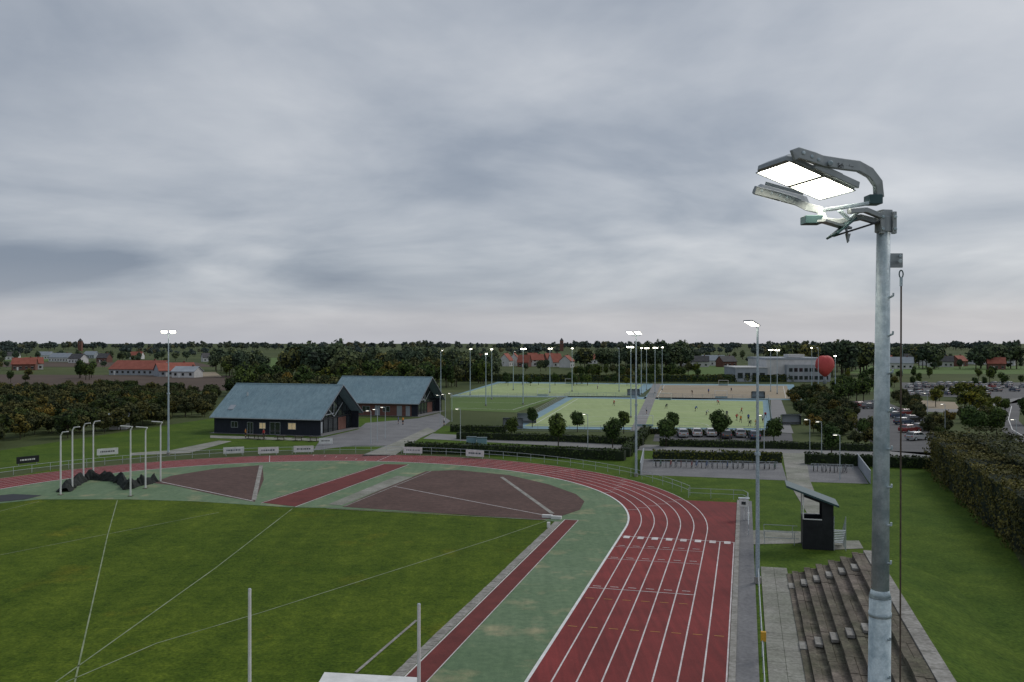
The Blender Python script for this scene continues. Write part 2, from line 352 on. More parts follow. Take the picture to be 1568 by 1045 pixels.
# ---------- judges' booth
bo=empty('finish_judging_booth',T(5.7,77.7)); 
def boothpart(mb,name,**k):
    ob=mb.build(name,None,**k); ob.parent=bo; ob.matrix_parent_inverse=Matrix.Translation(-T(5.7,77.7)); return ob
ua,ub,va,vb=4.6,7.0,76.4,79.0
def zr(u): return 5.05-(u-3.3)*.36
mb=MB()
th=.1
for v in(va,vb-th):
    mb.prism([T(ua,v,0),T(ub,v,0),T(ub,v,zr(ub)),T(ua+1.5,v,zr(ua+1.5)),T(ua+1.5,v,2.45),T(ua,v,2.45)],EV*th,'black')
    mb.prism([T(ua,v,2.45),T(ua+.09,v,2.45),T(ua+.09,v,zr(ua+.09)),T(ua,v,zr(ua))],EV*th,'white')
    mb.prism([T(ua+.09,v,zr(ua)-.3),T(ua+1.5,v,zr(ua+1.5)-.25),T(ua+1.5,v,zr(ua+1.5)),T(ua+.09,v,zr(ua+.09))],EV*th,'black')
    mb.frame(T(ua+.09,v-.01,2.43),EU*1.42,EV*(th+.02),UP*.07,'white')
mb.frame(T(ua+.01,va+th,0),EU*.1,EV*(vb-va-2*th),UP*2.45,'black')
mb.frame(T(ub-.1,va+th,0),EU*.1,EV*(vb-va-2*th),UP*(zr(ub)-.03),'black')
mb.frame(T(ua+.1,va+th,1.6),EU*(ub-ua-.2),EV*(vb-va-2*th),UP*.1,'darkwood')
boothpart(mb,'walls')
mb=MB(); mb.prism([T(3.3,va-.35,zr(3.3)),T(ub+.4,va-.35,zr(ub+.4)),T(ub+.4,va-.35,zr(ub+.4)+.16),T(3.3,va-.35,zr(3.3)+.16)],EV*(vb-va+.7),'lampdark'); boothpart(mb,'roof')
mb=MB()
for i in range(8): mb.frame(T(ub+.05,va+.1+i*.28,1.6-i*.2),EU*.9,EV*.28,UP*.05,'galv')
for u in(ub+.05,ub+.95):
    for i in range(5): 
        v=va+.1+i*.56; mb.tube(T(u,v,0),T(u,v,2.8-i*.35),.025,k='galv')
    mb.tube(T(u,va+.1,2.8),T(u,va+2.34,1.4),.025,k='galv'); mb.tube(T(u,va+.1,2.3),T(u,va+2.34,.9),.02,k='galv')
boothpart(mb,'stairs')
mb=MB(); p=T(-.1,87.5)
mb.tube(p,p+UP*1.3,.05,k='white'); mb.box(p+UP*1.3,(.9,.5,.75),'white',-TH); mb.box(p+UP*2.05,(1.05,.62,.06),'galv',-TH); mb.box(p+Vector((-.1,-.26,1.5)),(.4,.03,.3),'glass',-TH)
mb.tube(p+EU*.4,p+EU*.4+UP*.7,.14,k='white')
mb.build('finish_camera_box',bevel=.02)

# ---------- floodlight masts
def mast(base,h,heads,az,name='floodlight_mast',hs=1.0,r=.16):
    b=Vector(base); mb=MB()
    mb.tube(b,b+UP*.45,.25,.25,12,'concl'); mb.tube(b+UP*.3,b+UP*(h*.5),r,r*.78,12,'galvp'); mb.tube(b+UP*(h*.5),b+UP*(h-.2),r*.7,r*.45,12,'galvp')
    mb.box(b+UP*(h*.5-.12),(r*2.1,r*2.1,.22),'galvp')
    d=Vector((math.cos(az),math.sin(az),0)); s=Vector((-d.y,d.x,0))
    W=.85*hs
    mb.tube(b+UP*(h-.3)-s*W*(heads-1)*.55,b+UP*(h-.3)+s*W*(heads-1)*.55+s*.01,.05,n=8,k='galvp')
    for i in range(heads):
        c=b+UP*(h-.3)+s*W*(i-(heads-1)/2)*1.1
        mb.sweep([c,c+UP*.1+d*.05,c+UP*.16+d*.25],.08,.06,s,'lampgrey')
        t=(d*.90+UP*.40).normalized(); nn=s.cross(t).normalized(); nn=nn if nn.z>0 else -nn
        o=c+UP*.16+d*.15-s*W*.4
        mb.frame(o,t*.7*hs,s*W*.8,nn*.07,'lampgrey'); mb.frame(o+t*.1+nn*.07+s*.08,t*.45*hs,s*W*.62,nn*.06,'lampgrey')
        for q in(.03,.5): mb.quad(*(o-nn*.004+t*(.05+a_)*hs+s*W*.8*(q+b_) for a_,b_ in((0,.02),(.58,.02),(.58,.44),(0,.44))),'led')
    return mb.build(name,fix=False)
mast(G(1160,893),18.3,1,math.pi+.5,hs=1.25)
mast(G(974,730),18.2,2,-2.2,hs=1.2)
mast(G(258,697),18.6,2,-1.2,hs=1.3)
for (x,y,h,hd,az) in [(675,618,14.8,1,0),(720,606,15,1,-1),(753,612,15,1,-1.6),(744,622,14,1,-1.2),(786,598,14,1,0),(801,620,15.3,2,-1.4),(842,602,15,2,-1.2),(876,600,15,1,-1.5),(948,600,15,1,2),(966,640,16,2,-2),(982,604,15.2,1,-1.5),(990,598,15,2,-1.5),(1003,603,15.3,2,-1.5),(1014,598,15.3,1,-1.5),(1180,600,14.5,2,-1.8),(1190,604,14.5,2,-1.8),(1243,592,15,1,-2),(1253,596,15,1,2),(1382,575,16,1,0),(1279,612,13,1,-2)]:
    mast(G(x,y),h,hd,az,r=.15)
def slamp(x,y,h=5.5):
    b=G(x,y); mb=MB(); mb.tube(b,b+UP*h,.07,.045,8,'galv'); mb.tube(b+UP*h,b+UP*(h+.1)+Vector((-.5,0,0)),.04,k='galv')
    mb.box(b+UP*(h+.06)+Vector((-.6,0,0)),(.55,.2,.1),'lampgrey'); mb.box(b+UP*(h+.03)+Vector((-.6,0,0)),(.4,.14,.03),'ledsoft'); mb.build('street_lamp')
for q in [(568,680),(578,677),(674,650,6),(682,648,6),(692,646,6),(1240,700),(1286,735),(1258,705),(900,688),(705,676),(1447,665),(1556,700),(590,672),(1350,668),(1170,690),(1420,640)]: slamp(*q)

# ---------- foreground mast
fm=empty('floodlight_mast',P(1350,600,8.0).xy.to_3d())
inv=Matrix.Translation(-fm.location)
def fpart(mb,name,**k):
    ob=mb.build(name,None,**k); ob.parent=fm; ob.matrix_parent_inverse=inv; return ob
mb=MB(); YB=8.0; bx=P(1346,1045,YB).x; tx=P(1353,340,YB).x; by=YB
def pp(z): 
    t=(z-13.9)/(18.1-13.9); return Vector((bx+(tx-bx)*t,by,z))
mb.tube(pp(0),pp(14.7),.15,.094,32,'galvp'); 
mb.tube(pp(14.69),pp(14.76),.096,.078,32,'galvp')
mb.tube(pp(14.74),pp(18.13),.077,.058,32,'galvp')
mb.tube(pp(14.52),pp(14.56),.099,.099,32,'galvp')
fm_pole=fpart(mb,'pole',smooth=False)
for p_ in fm_pole.data.polygons: p_.use_smooth=len(p_.vertices)==4
mb=MB(); i=0
zz=17.4
while zz>13.6:
    if not 14.45<zz<14.85:
        mb.tube(pp(zz)+Vector((.03,-.04,0)),pp(zz)+Vector((.045,-.115,.02)),.010,k='galvp'); mb.tube(pp(zz)+Vector((.045,-.115,.02)),pp(zz)+Vector((.045,-.118,.045)),.009,k='galvp')
    zz-=.342; i+=1
fpart(mb,'climbing_pegs')
mb=MB()
mb.tube(pp(18.0),pp(18.14),.075,.075,20,'lampgrey'); mb.box(pp(18.13),(.10,.13,.07),'lampgrey',.2)
for s_ in(-1,1):
    mb.box(pp(17.98)+Vector((.055*s_+.015,-.06,0)),(.035,.05,.2),'lampgrey')
    for q in(18.02,18.13): mb.tube(pp(q)+Vector((.055*s_+.015,-.085,0)),pp(q)+Vector((.055*s_+.015,-.10,0)),.016,n=6,k='galvp')
mb.sweep([P(1350,342,8.0),P(1318,333,8.05),P(1285,340,8.1),P(1245,337,8.15)],.07,.05,(0,1,0),'lampgrey')
mb.sweep([P(1350,332,7.95),P(1325,322,7.9),P(1300,324,7.85)],.06,.045,(0,1,0),'lampgrey')
mb.sweep([P(1328,312,7.93),P(1290,318,7.9),P(1262,322,7.9)],.08,.03,(0,1,0),'galvp')
mb.sweep([P(1285,322,8.0),P(1300,336,8.0),P(1318,322,8.0)],.05,.03,(0,1,0),'galvp')
mb.frame(P(1234,342,8.1),Vector((.16,.0,0)),Vector((0,.16,0)),Vector((0,0,.075)),'lampdark')
mb.frame(P(1332,312,7.9),Vector((.12,.0,0)),Vector((0,.14,0)),Vector((0,0,.085)),'lampdark')
fpart(mb,'crossarm',bevel=.006)
mb=MB()
mb.sweep([P(1274,362,7.9),P(1304,338,8.0)],.16,.018,(0,1,0),'lampdark')
mb.sweep([P(1283,360,7.9),P(1340,342,8.0)],.14,.016,(0,1,0),'black')
mb.sweep([P(1258,338,7.9),P(1298,350,8.0)],.12,.02,(0,1,0),'lampgrey')
mb.tube(P(1296,350,7.9),P(1299,370,7.9),.012,k='lampgrey')
mb.prism([P(1296,358,7.9),P(1303,358,7.9),P(1299,372,7.9)],(0,.03,0),'lampgrey')
fpart(mb,'aiming_bracket')
def lamphead(L,B,Tt,name,flip=False):
    mb=MB(); a=(B-L); b=(Tt-L); n=a.cross(b).normalized(); 
    if n.z<0: n=-n
    an=a.normalized(); bn=b.normalized(); la=a.length; lb=b.length
    def q(s,t,h=0): return L+an*(s*la)+bn*(t*lb)+n*h
    out=[(-.03,.12),(-.03,.93),(.04,1.03),(.95,1.03),(1.03,.9),(1.03,.08),(.95,-.04),(.05,-.04)]
    n8=len(out)
    vs=[q(*p,0) for p in out]+[q(*p,.04) for p in out]+[q(.5+(p[0]-.5)*.82,.5+(p[1]-.5)*.72,.10) for p in out]
    fs=[tuple(range(n8))[::-1]]+[(i,(i+1)%n8,n8+(i+1)%n8,n8+i) for i in range(n8)]+[(n8+i,n8+(i+1)%n8,2*n8+(i+1)%n8,2*n8+i) for i in range(n8)]+[tuple(range(2*n8,3*n8))]
    mb.add(vs,fs,'lampgrey')
    for j in range(7):
        t=.2+j*.1; mb.frame(q(.14,t,.099),an*la*.72,bn*.012,n*.035,'lampgrey')
    for (s0,s1) in((0.0,.49),(.51,1.0)):
        for (A,Bv,C) in ((q(s0,0.0,-.010),an*la*(s1-s0),bn*.012),(q(s0,1.0,-.010)-bn*.012,an*la*(s1-s0),bn*.012),(q(s0,.0,-.010)+bn*.0125,an*.010,bn*(lb-.025)),(q(s1,.0,-.010)-an*.010+bn*.0125,an*.010,bn*(lb-.025))):
            mb.frame(A,Bv,C,n*.0095,'lampgrey')
    h=fpart(mb,name,bevel=.003)
    mb=MB()
    for (s0,s1) in((0.02,.472),(.528,.98)): mb.quad(q(s0,.04,-.005),q(s1,.04,-.005),q(s1,.96,-.005),q(s0,.96,-.005),'led')
    fpart(mb,name+'_led_panels',fix=False)
    return q,an,bn,n
L=P(1157,264,7.9);B_=P(1255,306,8.25);T_=P(1210,246,7.47)
q,an,bn,n=lamphead(L,B_,T_,'lamp_head')
mb=MB()
mb.sweep([q(-.02,1.08,.03),q(.03,1.12,.06),q(.25,1.14,.075),P(1258,247,7.57),P(1290,252,7.66),P(1314,255,7.76),P(1332,265,7.86),P(1344,281,7.92),P(1346,304,7.97)],.045,.095,bn,'lampgrey')
mb.sweep([q(.3,1.08,.03),q(.98,1.08,.03)],.03,.06,bn,'lampgrey')
for s_ in(.08,.2,.3): mb.tube(q(s_,1.16,.07),q(s_,1.2,.07),.018,n=8,k='galvp')
mb.tube(P(1272,250,7.57),P(1272,250,7.53),.022,n=10,k='galvp')
fpart(mb,'lamp_arm',bevel=.01)
cu=bpy.data.curves.new('lettering','FONT'); cu.body='Schreder'; cu.size=.055; cu.extrude=.001
tx_=link('lettering',cu); tx_.data.materials.append(M['black']); tx_.parent=fm; 
d0=(P(1318,256,7.78)-P(1289,252,7.66)).normalized(); 
up=(UP-d0*UP.dot(d0)).normalized(); nn=d0.cross(up)
R=Matrix((d0,up,nn)).transposed().to_4x4(); pos=P(1283,256,7.60)
tx_.matrix_parent_inverse=inv; tx_.matrix_basis=Matrix.Translation(pos)@R
L2=P(1154,296,8.25);B2=P(1236,318,8.5)
T2=L2+Vector((.13,.44,.07))
q2,an2,bn2,n2=lamphead(L2,B2,T2,'lamp_head_far')
mb=MB(); mb.sweep([q2(.0,-.12,.03),q2(.4,-.12,.035),q2(.75,-.12,.03),P(1236,317,8.3),P(1256,322,8.25),P(1262,338,8.2)],.04,.075,bn2,'lampgrey')
for s_ in(.12,.3,.45,.58): mb.tube(q2(s_,-.14,.04),q2(s_,-.18,.04),.016,n=8,k='galvp')
fpart(mb,'lamp_arm_far',bevel=.01)
mb=MB(); 
mb.frame(P(1360,410,8.0),Vector((.135,0,0)),Vector((0,.02,0)),Vector((0,0,.13)),'lampgrey')
mb.tube(P(1379,400,7.98),P(1379,400,7.9),.018,k='galvp'); mb.tube(P(1379,392,7.99),P(1379,392,7.95),.012,k='galvp')
fpart(mb,'pulley_bracket',bevel=.003)
mb=MB(); 
for i in range(10):
    t0=i/10*2*math.pi; t1=(i+1)/10*2*math.pi; c=P(1380,420,7.97)
    mb.tube(c+Vector((math.cos(t0)*.018,0,math.sin(t0)*.035)),c+Vector((math.cos(t1)*.018,0,math.sin(t1)*.035)),.006,k='lampdark')
p0=P(1380,425,7.97); mb.tube(p0,p0+Vector((-.03,0,-9)),.0075,n=6,k='rust'); mb.tube(p0+Vector((.0,0,0)),p0+Vector((-.001,0,-.08)),.014,n=8,k='galvp')
fpart(mb,'hoist_rope')

# ---------- slim white posts + equipment shed
for (x,y,Y) in((382.5,902,34.7),(641.5,925,32.7)):
    t=P(x,y,Y); mb=MB(); mb.tube((t.x,t.y,0),t,.072,.062,12,'white'); mb.tube(t-UP*.02,t+UP*.02,.07,.05,12,'galv'); mb.box((t.x,t.y,0),(.35,.35,.12),'conc'); mb.build('white_cage_post')
mb=MB(); A=P(497,1032,38);B=P(640,1040,38)
mb.prism([A,B,B+Vector((0,-3,-.35)),A+Vector((-.2,-3,-.35))],UP*.08,'white')
a0=Vector((A.x+.15,A.y-.2,0)); mb.frame(a0,Vector((B.x-A.x-.3,0,0)),Vector((0,-2.6,0)),UP*(A.z-.4),'wallw'); mb.build('white_equipment_shed')

# ---------- hammer cage
hc=empty('hammer_throw_cage')
mb=MB()
posts=[(93,758,7.1),(111,750,7.3),(128,738,7.2),(143,732,7.2),(200,760,7.8),(223,748,7.2),(246,738,7.4)]
for i,(x,y,h) in enumerate(posts):
    b=G(x,y); mb.tube(b,b+UP*(h-.5),.10,.08,8,'white'); mb.tube(b+UP*(h-.5),b+UP*(h-.1)+Vector((.25,-.1,0)),.07,k='white'); mb.tube(b+UP*(h-.1)+Vector((.25,-.1,0)),b+UP*h+Vector((1.0,-.3,0)) if i<4 else b+UP*h+Vector((-1.0,-.3,0)),.06,k='white') 
    mb.box(b,(.5,.5,.06),'conc')
mb.build('posts',hc)
# dropped net: one crumpled, draped strip running round the foot of the posts
mb=MB(); rg=random.Random(3)
hp=[(98,754),(106,748),(118,741),(128,736),(142,734),(160,735),(176,737),(188,740),(196,750),(208,744),(222,742),(236,738)]
path=[]
for a_,b_ in zip(hp[:-1],hp[1:]):
    for j in range(5): path.append(G(*a_).lerp(G(*b_),j/5))
path.append(G(*hp[-1])); n=len(path); prof=[(-1,.03),(-.75,.35),(-.35,.8),(0,1.0),(.35,.75),(.8,.3),(1.1,.03)]; vs=[]
for i,p_ in enumerate(path):
    d=(path[min(i+1,n-1)]-path[max(i-1,0)]).normalized(); s=Vector((-d.y,d.x,0))
    hh=.55+.55*abs(math.sin(i*.42))+rg.uniform(-.12,.2); ww=.5+rg.uniform(0,.35)
    for (o_,z_) in prof: vs.append(p_+s*(o_*ww+rg.uniform(-.1,.1))+UP*max(.02,hh*z_+rg.uniform(-.07,.07)))
m_=len(prof); mb.add(vs,[(i*m_+j,i*m_+j+1,(i+1)*m_+j+1,(i+1)*m_+j) for i in range(n-1) for j in range(m_-1)],'net')
mb.build('lowered_net',hc,smooth=False)
def board(x,y,w=3.0,h=.95,k='white',n=3):
    b=G(x,y); d=(b-T(CU,CV)); az=math.atan2(d.y,d.x)+math.pi/2; ax=Vector((math.cos(az),math.sin(az),0))
    if ax.x<0: ax=-ax
    f=Vector((ax.y,-ax.x,0)); mb=MB()
    mb.frame(b-ax*w/2+UP*.25,ax*w,-f*.06,UP*h,k)
    for s_ in(-.4,.4): mb.tube(b+ax*w*s_-f*.1,b+ax*w*s_-f*.1+UP*1.15,.04,k='galv')
    rr=random.Random(int(x)); kk=['roofdk','lampdark','lampgrey','blueturf'] if k=='white' else ['white']
    c=rr.choice(kk); xx=.16
    while xx<.80:
        l=rr.uniform(.03,.10); mb.frame(b-ax*w/2+ax*w*xx+UP*(.25+h*.4),ax*w*l,f*.01,UP*h*.22,c); xx+=l+.03
    mb.build('advertising_board')
for q_ in [(165,699),(358,697),(411,697),(465,695),(499,682,2.2),(632,697),(727,702),(43,712,3,.95,'black')]: board(*q_)
# ---------- club houses
def clubhouse(name,O,L,W,he,hr,brick=False):
    e=empty(name,O); A=-EU; Bv=EV
    def q(a,b,z=0): return A*a+Bv*b+UP*z
    def part(mb,n,**k): return mb.build(n,e,**k)
    mb=MB(); wk='darkwood'
    rec=1.6
    mb.frame(q(rec,0,0),A*(L-rec),Bv*.2,UP*he,wk)
    mb.frame(q(rec,W-.2,0),A*(L-rec),Bv*.2,UP*he,wk)
    mb.prism([q(L-.2,.2,0),q(L-.2,W-.2,0),q(L-.2,W-.2,he),q(L-.2,W/2,hr-.1),q(L-.2,.2,he)],A*.2,wk)
    for b in (0,W-.2): mb.frame(q(.05,b,0),A*(rec-.06),Bv*.2,UP*he,wk)
    if brick: mb.frame(q(rec+.01,-.03,0),A*(L-rec-.1),Bv*.028,UP*2.9,'brick')
    part(mb,'walls')
    mb=MB()
    mb.prism([q(rec,.2,0),q(rec,W-.2,0),q(rec,W-.2,he),q(rec,W/2,hr-.15),q(rec,.2,he)],A*.08,'glass')
    part(mb,'gable_glazing')
    mb=MB()
    n=8
    for i in range(n+1):
        b=.2+(W-.4)*i/n; h=he+(hr-he)*(1-abs(b-W/2)/(W/2)); mb.frame(q(rec-.1,b-.06,0),A*.1,Bv*.12,UP*(h-.2),'darkwood' if i%2 else 'black')
    for z in(2.6,): mb.frame(q(rec-.13,.2,z),A*.03,Bv*(W-.4),UP*.25,'black')
    mb.sweep([q(rec-.16,W*.12,he),q(rec-.16,W/2,he+.2),q(rec-.16,W*.5,hr-.4)],.05,.18,A,'wallg')
    mb.sweep([q(rec-.2,W*.5,2.9),q(rec-.2,W*.28,he+2.0)],.05,.16,A,'wallg'); mb.sweep([q(rec-.24,W*.5,2.9),q(rec-.24,W*.72,he+2.0)],.05,.16,A,'wallg')
    mb.frame(q(rec-.12,W*.1,.1),A*.02,Bv*2.0,UP*2.1,'wallg'); mb.frame(q(rec-.12,W*.62,.1),A*.02,Bv*3.4,UP*2.4,'brick' )
    part(mb,'gable_frame')
    mb=MB(); ov=.7; t=.22
    sl=(hr-he)/(W/2)
    for sgn in(0,1):
        def rq(a,b,z): return q(a,b if sgn==0 else W-b,z)
        b0=-ov; z0=he-sl*ov
        mb.prism([rq(-.5,b0,z0),rq(-.5,W/2,hr),rq(-.5,W/2,hr+t),rq(-.5,b0,z0+t)],A*(L+1.0),'rooff')
        k=int((L+1)/.62)
        for i in range(k+1):
            a_=-.5+(L+1.0-.05)*i/k
            mb.prism([rq(a_,b0+.02,z0+t+.003),rq(a_,W/2-.03,hr+t-.016),rq(a_,W/2-.03,hr+t+.05),rq(a_,b0+.02,z0+t+.065)],A*.05,'rooff')
        mb.prism([rq(-.56,b0,z0-.16),rq(-.56,W/2,hr-.16),rq(-.56,W/2,hr+t+.02),rq(-.56,b0,z0+t+.02)],A*.057,'darkwood')
        mb.prism([rq(-.62,b0,z0+t-.05),rq(-.62,W/2,hr+t-.05),rq(-.62,W/2,hr+t+.04),rq(-.62,b0,z0+t+.04)],A*.055,'wallg')
        mb.prism([rq(L+.503,b0,z0-.1),rq(L+.503,W/2,hr-.1),rq(L+.503,W/2,hr+t+.02),rq(L+.503,b0,z0+t+.02)],A*.05,'wallg')
        mb.tube(rq(-.5,b0-.08,z0+.1),rq(L+.5,b0-.08,z0+.1),.09,k='lampgrey')
    mb.tube(q(-.55,W/2,hr+t+.02),q(L+.5,W/2,hr+t+.02),.12,k='rooff')
    if not brick: mb.frame(q(L-3.2,1.2,he+1.2*sl+t+.05),A*1.1,Bv*1.1+UP*1.1*sl,UP*.12,'wallg'); mb.tube(q(L-4,5,he+5*sl),q(L-4,5,he+5*sl+.9),.18,k='galv')
    part(mb,'roof')
    mb=MB()
    if brick: items=[(4,1.1,2.3,0,'lampgrey'),(7,1.6,1.1,1,'glass'),(9.5,1.1,2.3,0,'wallg'),(12,1.8,1.1,1,'glass'),(15,1.1,2.3,0,'lampgrey'),(2.0,.9,2.3,0,'wallg')]
    else: items=[(5,1.5,1.1,1.1,'warmwin'),(8.2,2.0,2.2,.05,'glass'),(11.2,1.2,1.0,1.1,'warmwin'),(13.8,1.1,2.1,.05,'glass'),(17,1.3,1.0,1.2,'glass')]
    for a_,w_,h_,z_,k in items:
        mb.frame(q(a_,-.05,z_),A*w_,Bv*.018,UP*h_,k)
        for (x0,x1,y0,y1) in((-.08,w_+.08,h_,h_+.08),(-.08,w_+.08,-.08,0),(-.08,0,0,h_),(w_,w_+.08,0,h_),(w_/2-.03,w_/2+.03,0,h_)):
            mb.frame(q(a_+x0,-.09,max(.01,z_+y0)),A*(x1-x0),Bv*.035,UP*(y1-y0),'lampgrey')
    part(mb,'windows_and_doors')
    mb=MB()
    mb.frame(q(-.6,-.6,0),A*(L+1.2),Bv*(W+1.2),UP*.05,'brickpave'); part(mb,'plinth')
    return e
clubhouse('clubhouse',G(491,668),22,16.5,3.3,8.7)
clubhouse('changing_room_building',G(640,638),22.5,16.5,3.2,8.5,True)
px('plaza_paving',[(480,690),(492,671),(548,658),(560,648),(640,641),(672,633),(690,645),(668,660),(625,680),(602,697),(555,697),(590,683),(540,683)],.012,'brickpave')
px('plaza_paving',[(552,699),(604,698),(648,668),(668,661),(655,655),(600,680)],.02,'paver')
px('concrete_path',[(200,698),(290,694),(355,676),(335,675),(260,690),(200,694)],.012,'paver')
px('concrete_path',[(322,671),(490,676),(490,672),(322,667)],.02,'paver')
def ptable(x,y):
    b=G(x,y); mb=MB(); r=-.25
    mb.box(b+UP*.72,(1.8,.8,.05),'bark',r)
    for s_ in(-.65,.65):
        o=Vector((math.sin(-r)*s_,math.cos(-r)*s_,0)); mb.box(b+o+UP*.43,(1.8,.28,.05),'bark',r)
    for s_ in(-.6,.6):
        o=Vector((math.cos(r)*s_,math.sin(r)*s_,0))
        mb.box(b+o,(.08,1.5,.06),'bark',r); mb.box(b+o+UP*.06,(.08,.1,.66),'bark',r)
    mb.build('picnic_table')
for q_ in((385,672),(400,673),(430,674),(457,675),(480,676)): ptable(*q_)
# ---------- hockey pitches
def pitch(l,inner,kb,ki,nm):
    e=empty(nm); px('border',l,.02,kb,e); c=[G(*p) for p in inner]; sheet('turf',c,.03,ki,e)
    mb=MB(); A,B,C,D=c
    def q(s,t): return A.lerp(B,s).lerp(D.lerp(C,s),t)
    m=.03
    for s0,t0,s1,t1 in((m,m,1-m,m),(1-m,m,1-m,1-m),(1-m,1-m,m,1-m),(m,1-m,m,m),(m,.5,1-m,.5),(m,.27,1-m,.27),(m,.73,1-m,.73)):
        strip_into(mb,[q(s0,t0),q(s1,t1)],.12,.04,'white')
    for t0,sg in((m,1),(1-m,-1)):
        pts=[q(.5+.27*math.cos(i/24*math.pi),t0+sg*.165*math.sin(i/24*math.pi)) for i in range(25)]; strip_into(mb,pts,.12,.045,'white')
    mb.build('lines',e,fix=False)
    for t0,d in((m,-1),(1-m,1)):
        b=q(.5,t0); ax=(q(1,t0)-q(0,t0)).normalized(); bk=Vector((-ax.y,ax.x,0))*d
        g=MB(); 
        for s_ in(-1.83,1.83): g.tube(b+ax*s_,b+ax*s_+UP*2.14,.06,k='white'); g.tube(b+ax*s_+UP*2.14,b+ax*s_+bk*.9+UP*2.1,.04,k='white')
        g.tube(b-ax*1.83+UP*2.14,b+ax*1.83+UP*2.14,.06,k='white'); g.frame(b-ax*1.83+bk*1.2,ax*3.66,bk*.05,UP*.46,'blueturf')
        g.build('hockey_goal')
    return e
pitch([(776,657),(1182,660),(1176,612),(872,606)],[(803,653),(1170,656),(1168,615),(878,610)],'blueturf','turf','hockey_pitch')
pitch([(690,607),(975,609),(1005,588),(762,585)],[(697,606),(965,607.5),(985,589),(765,587)],'blueturf','turf','hockey_pitch')
pitch([(985,611),(1228,613),(1215,589),(1005,588)],[(1000,609),(1210,611),(1205,591),(1012,590)],'blueturf','sandturf','hockey_pitch')
sheet('football_pitch',[G(*p) for p in((690,628),(790,632),(862,607),(690,607.5))],.012,'meadow')
ml=MB()
for a_,b_ in(((700,625),(785,628)),((785,628),(850,608)),((700,616),(820,618))): strip_into(ml,[G(*a_),G(*b_)],.15,.03,'white')
ml.build('pitch_lines',fix=False)
px('paved_path',[(965,660),(985,660),(1012,588),(1000,588)],.035,'road')
px('paved_path',[(1182,662),(1215,664),(1196,612),(1180,612)],.035,'road')
def mesh_fence(pts,h=1.1,k='lampdark',name='pitch_fence'):
    return railing(name,pts,h=h,sp=3,r=.03,rails=(h,h*.66,h*.33,.05),k=k)
mesh_fence([G(776,660),G(1184,663)],1.2,'lampgrey'); mesh_fence([G(1184,663),G(1177,611)],1.2,'lampgrey'); mesh_fence([G(776,660),G(872,605)],1.2,'lampgrey'); mesh_fence([G(872,606),G(1177,612)],1.2,'blueturf')
mesh_fence([G(690,607.5),G(975,609.5)],1.2,'lampgrey'); mesh_fence([G(762,584.5),G(1215,588.5)],3,'lampdark')
mesh_fence([G(690,609),G(862,609)],1.0,'white')
for x,y in((770,656),(792,648),(960,606),(1150,610),(1195,650)):
    b=G(x,y); mb=MB(); mb.frame(b,Vector((4,0,0)),Vector((0,.1,0)),UP*1.9,'wallg'); mb.frame(b+UP*1.9,Vector((4,0,0)),Vector((0,-1.3,.25)),UP*.06,'lampgrey')
    for s_ in(0,3.95): mb.frame(b+Vector((s_,-1.0,0)),Vector((.05,0,0)),Vector((0,.98,0)),UP*1.88,'glass')
    mb.frame(b+Vector((.1,-.6,.4)),Vector((3.8,0,0)),Vector((0,.4,0)),UP*.06,'bark'); mb.build('team_dugout')
# ---------- roads & lots
px('service_road',[(648,672),(985,690),(1300,697),(1446,703),(1446,694),(1300,688),(985,681),(662,664)],.0,'road')
px('parking_lot',[(1000,676),(1215,680),(1212,664),(1004,660)],.0,'asphalt')
px('bicycle_court',[(980,727),(1205,736),(1196,707),(984,703)],.0,'brickpave')
px('bicycle_court',[(1235,738),(1330,741),(1312,712),(1230,710)],.0,'brickpave')
px('parking_lot',[(1262,618),(1345,612),(1420,640),(1446,700),(1350,690),(1300,650)],.0,'asphalt')
px('parking_lot',[(1385,606),(1600,612),(1600,586),(1380,586)],.0,'asphalt')
px('sand_lot',[(1388,612),(1462,616),(1470,627),(1415,626)],.0,'sandturf')
px('asphalt_road',[(1400,630),(1475,633),(1520,622),(1620,609),(1620,603),(1510,615),(1462,627),(1400,625)],.008,'road')
px('asphalt_road',[(1535,622),(1528,640),(1534,660),(1560,680),(1660,720),(1660,690),(1580,665),(1560,645),(1562,625),(1575,612),(1560,611)],.008,'asphalt')
ml=MB(); strip_into(ml,[G(1549,622),G(1544,642),G(1550,658),G(1580,676),G(1650,703)],.15,.016,'white'); ml.build('road_markings',fix=False)
px('ploughed_field',[(-300,604),(370,598),(395,576),(-300,572)],.0,'plough')
px('meadow',[(1035,578),(1120,580),(1125,560),(1080,558)],.0,'meadow')
px('meadow',[(395,572),(430,572),(425,548),(405,548)],.0,'meadow')
px('meadow',[(1290,600),(1370,600),(1350,580),(1290,580)],.0,'meadow')
px('sand_lot',[(240,577),(340,577),(330,570),(250,570)],.004,'sandturf')
px('ploughed_field',[(-300,562),(330,562),(300,555),(-300,555)],.0,'plough')
px('meadow',[(-300,553),(140,553),(120,547),(-300,547)],.0,'meadow'); px('meadow',[(1300,572),(1700,574),(1700,562),(1320,560)],.0,'meadow'); px('meadow',[(660,556),(900,556),(890,549),(690,549)],.0,'meadow')

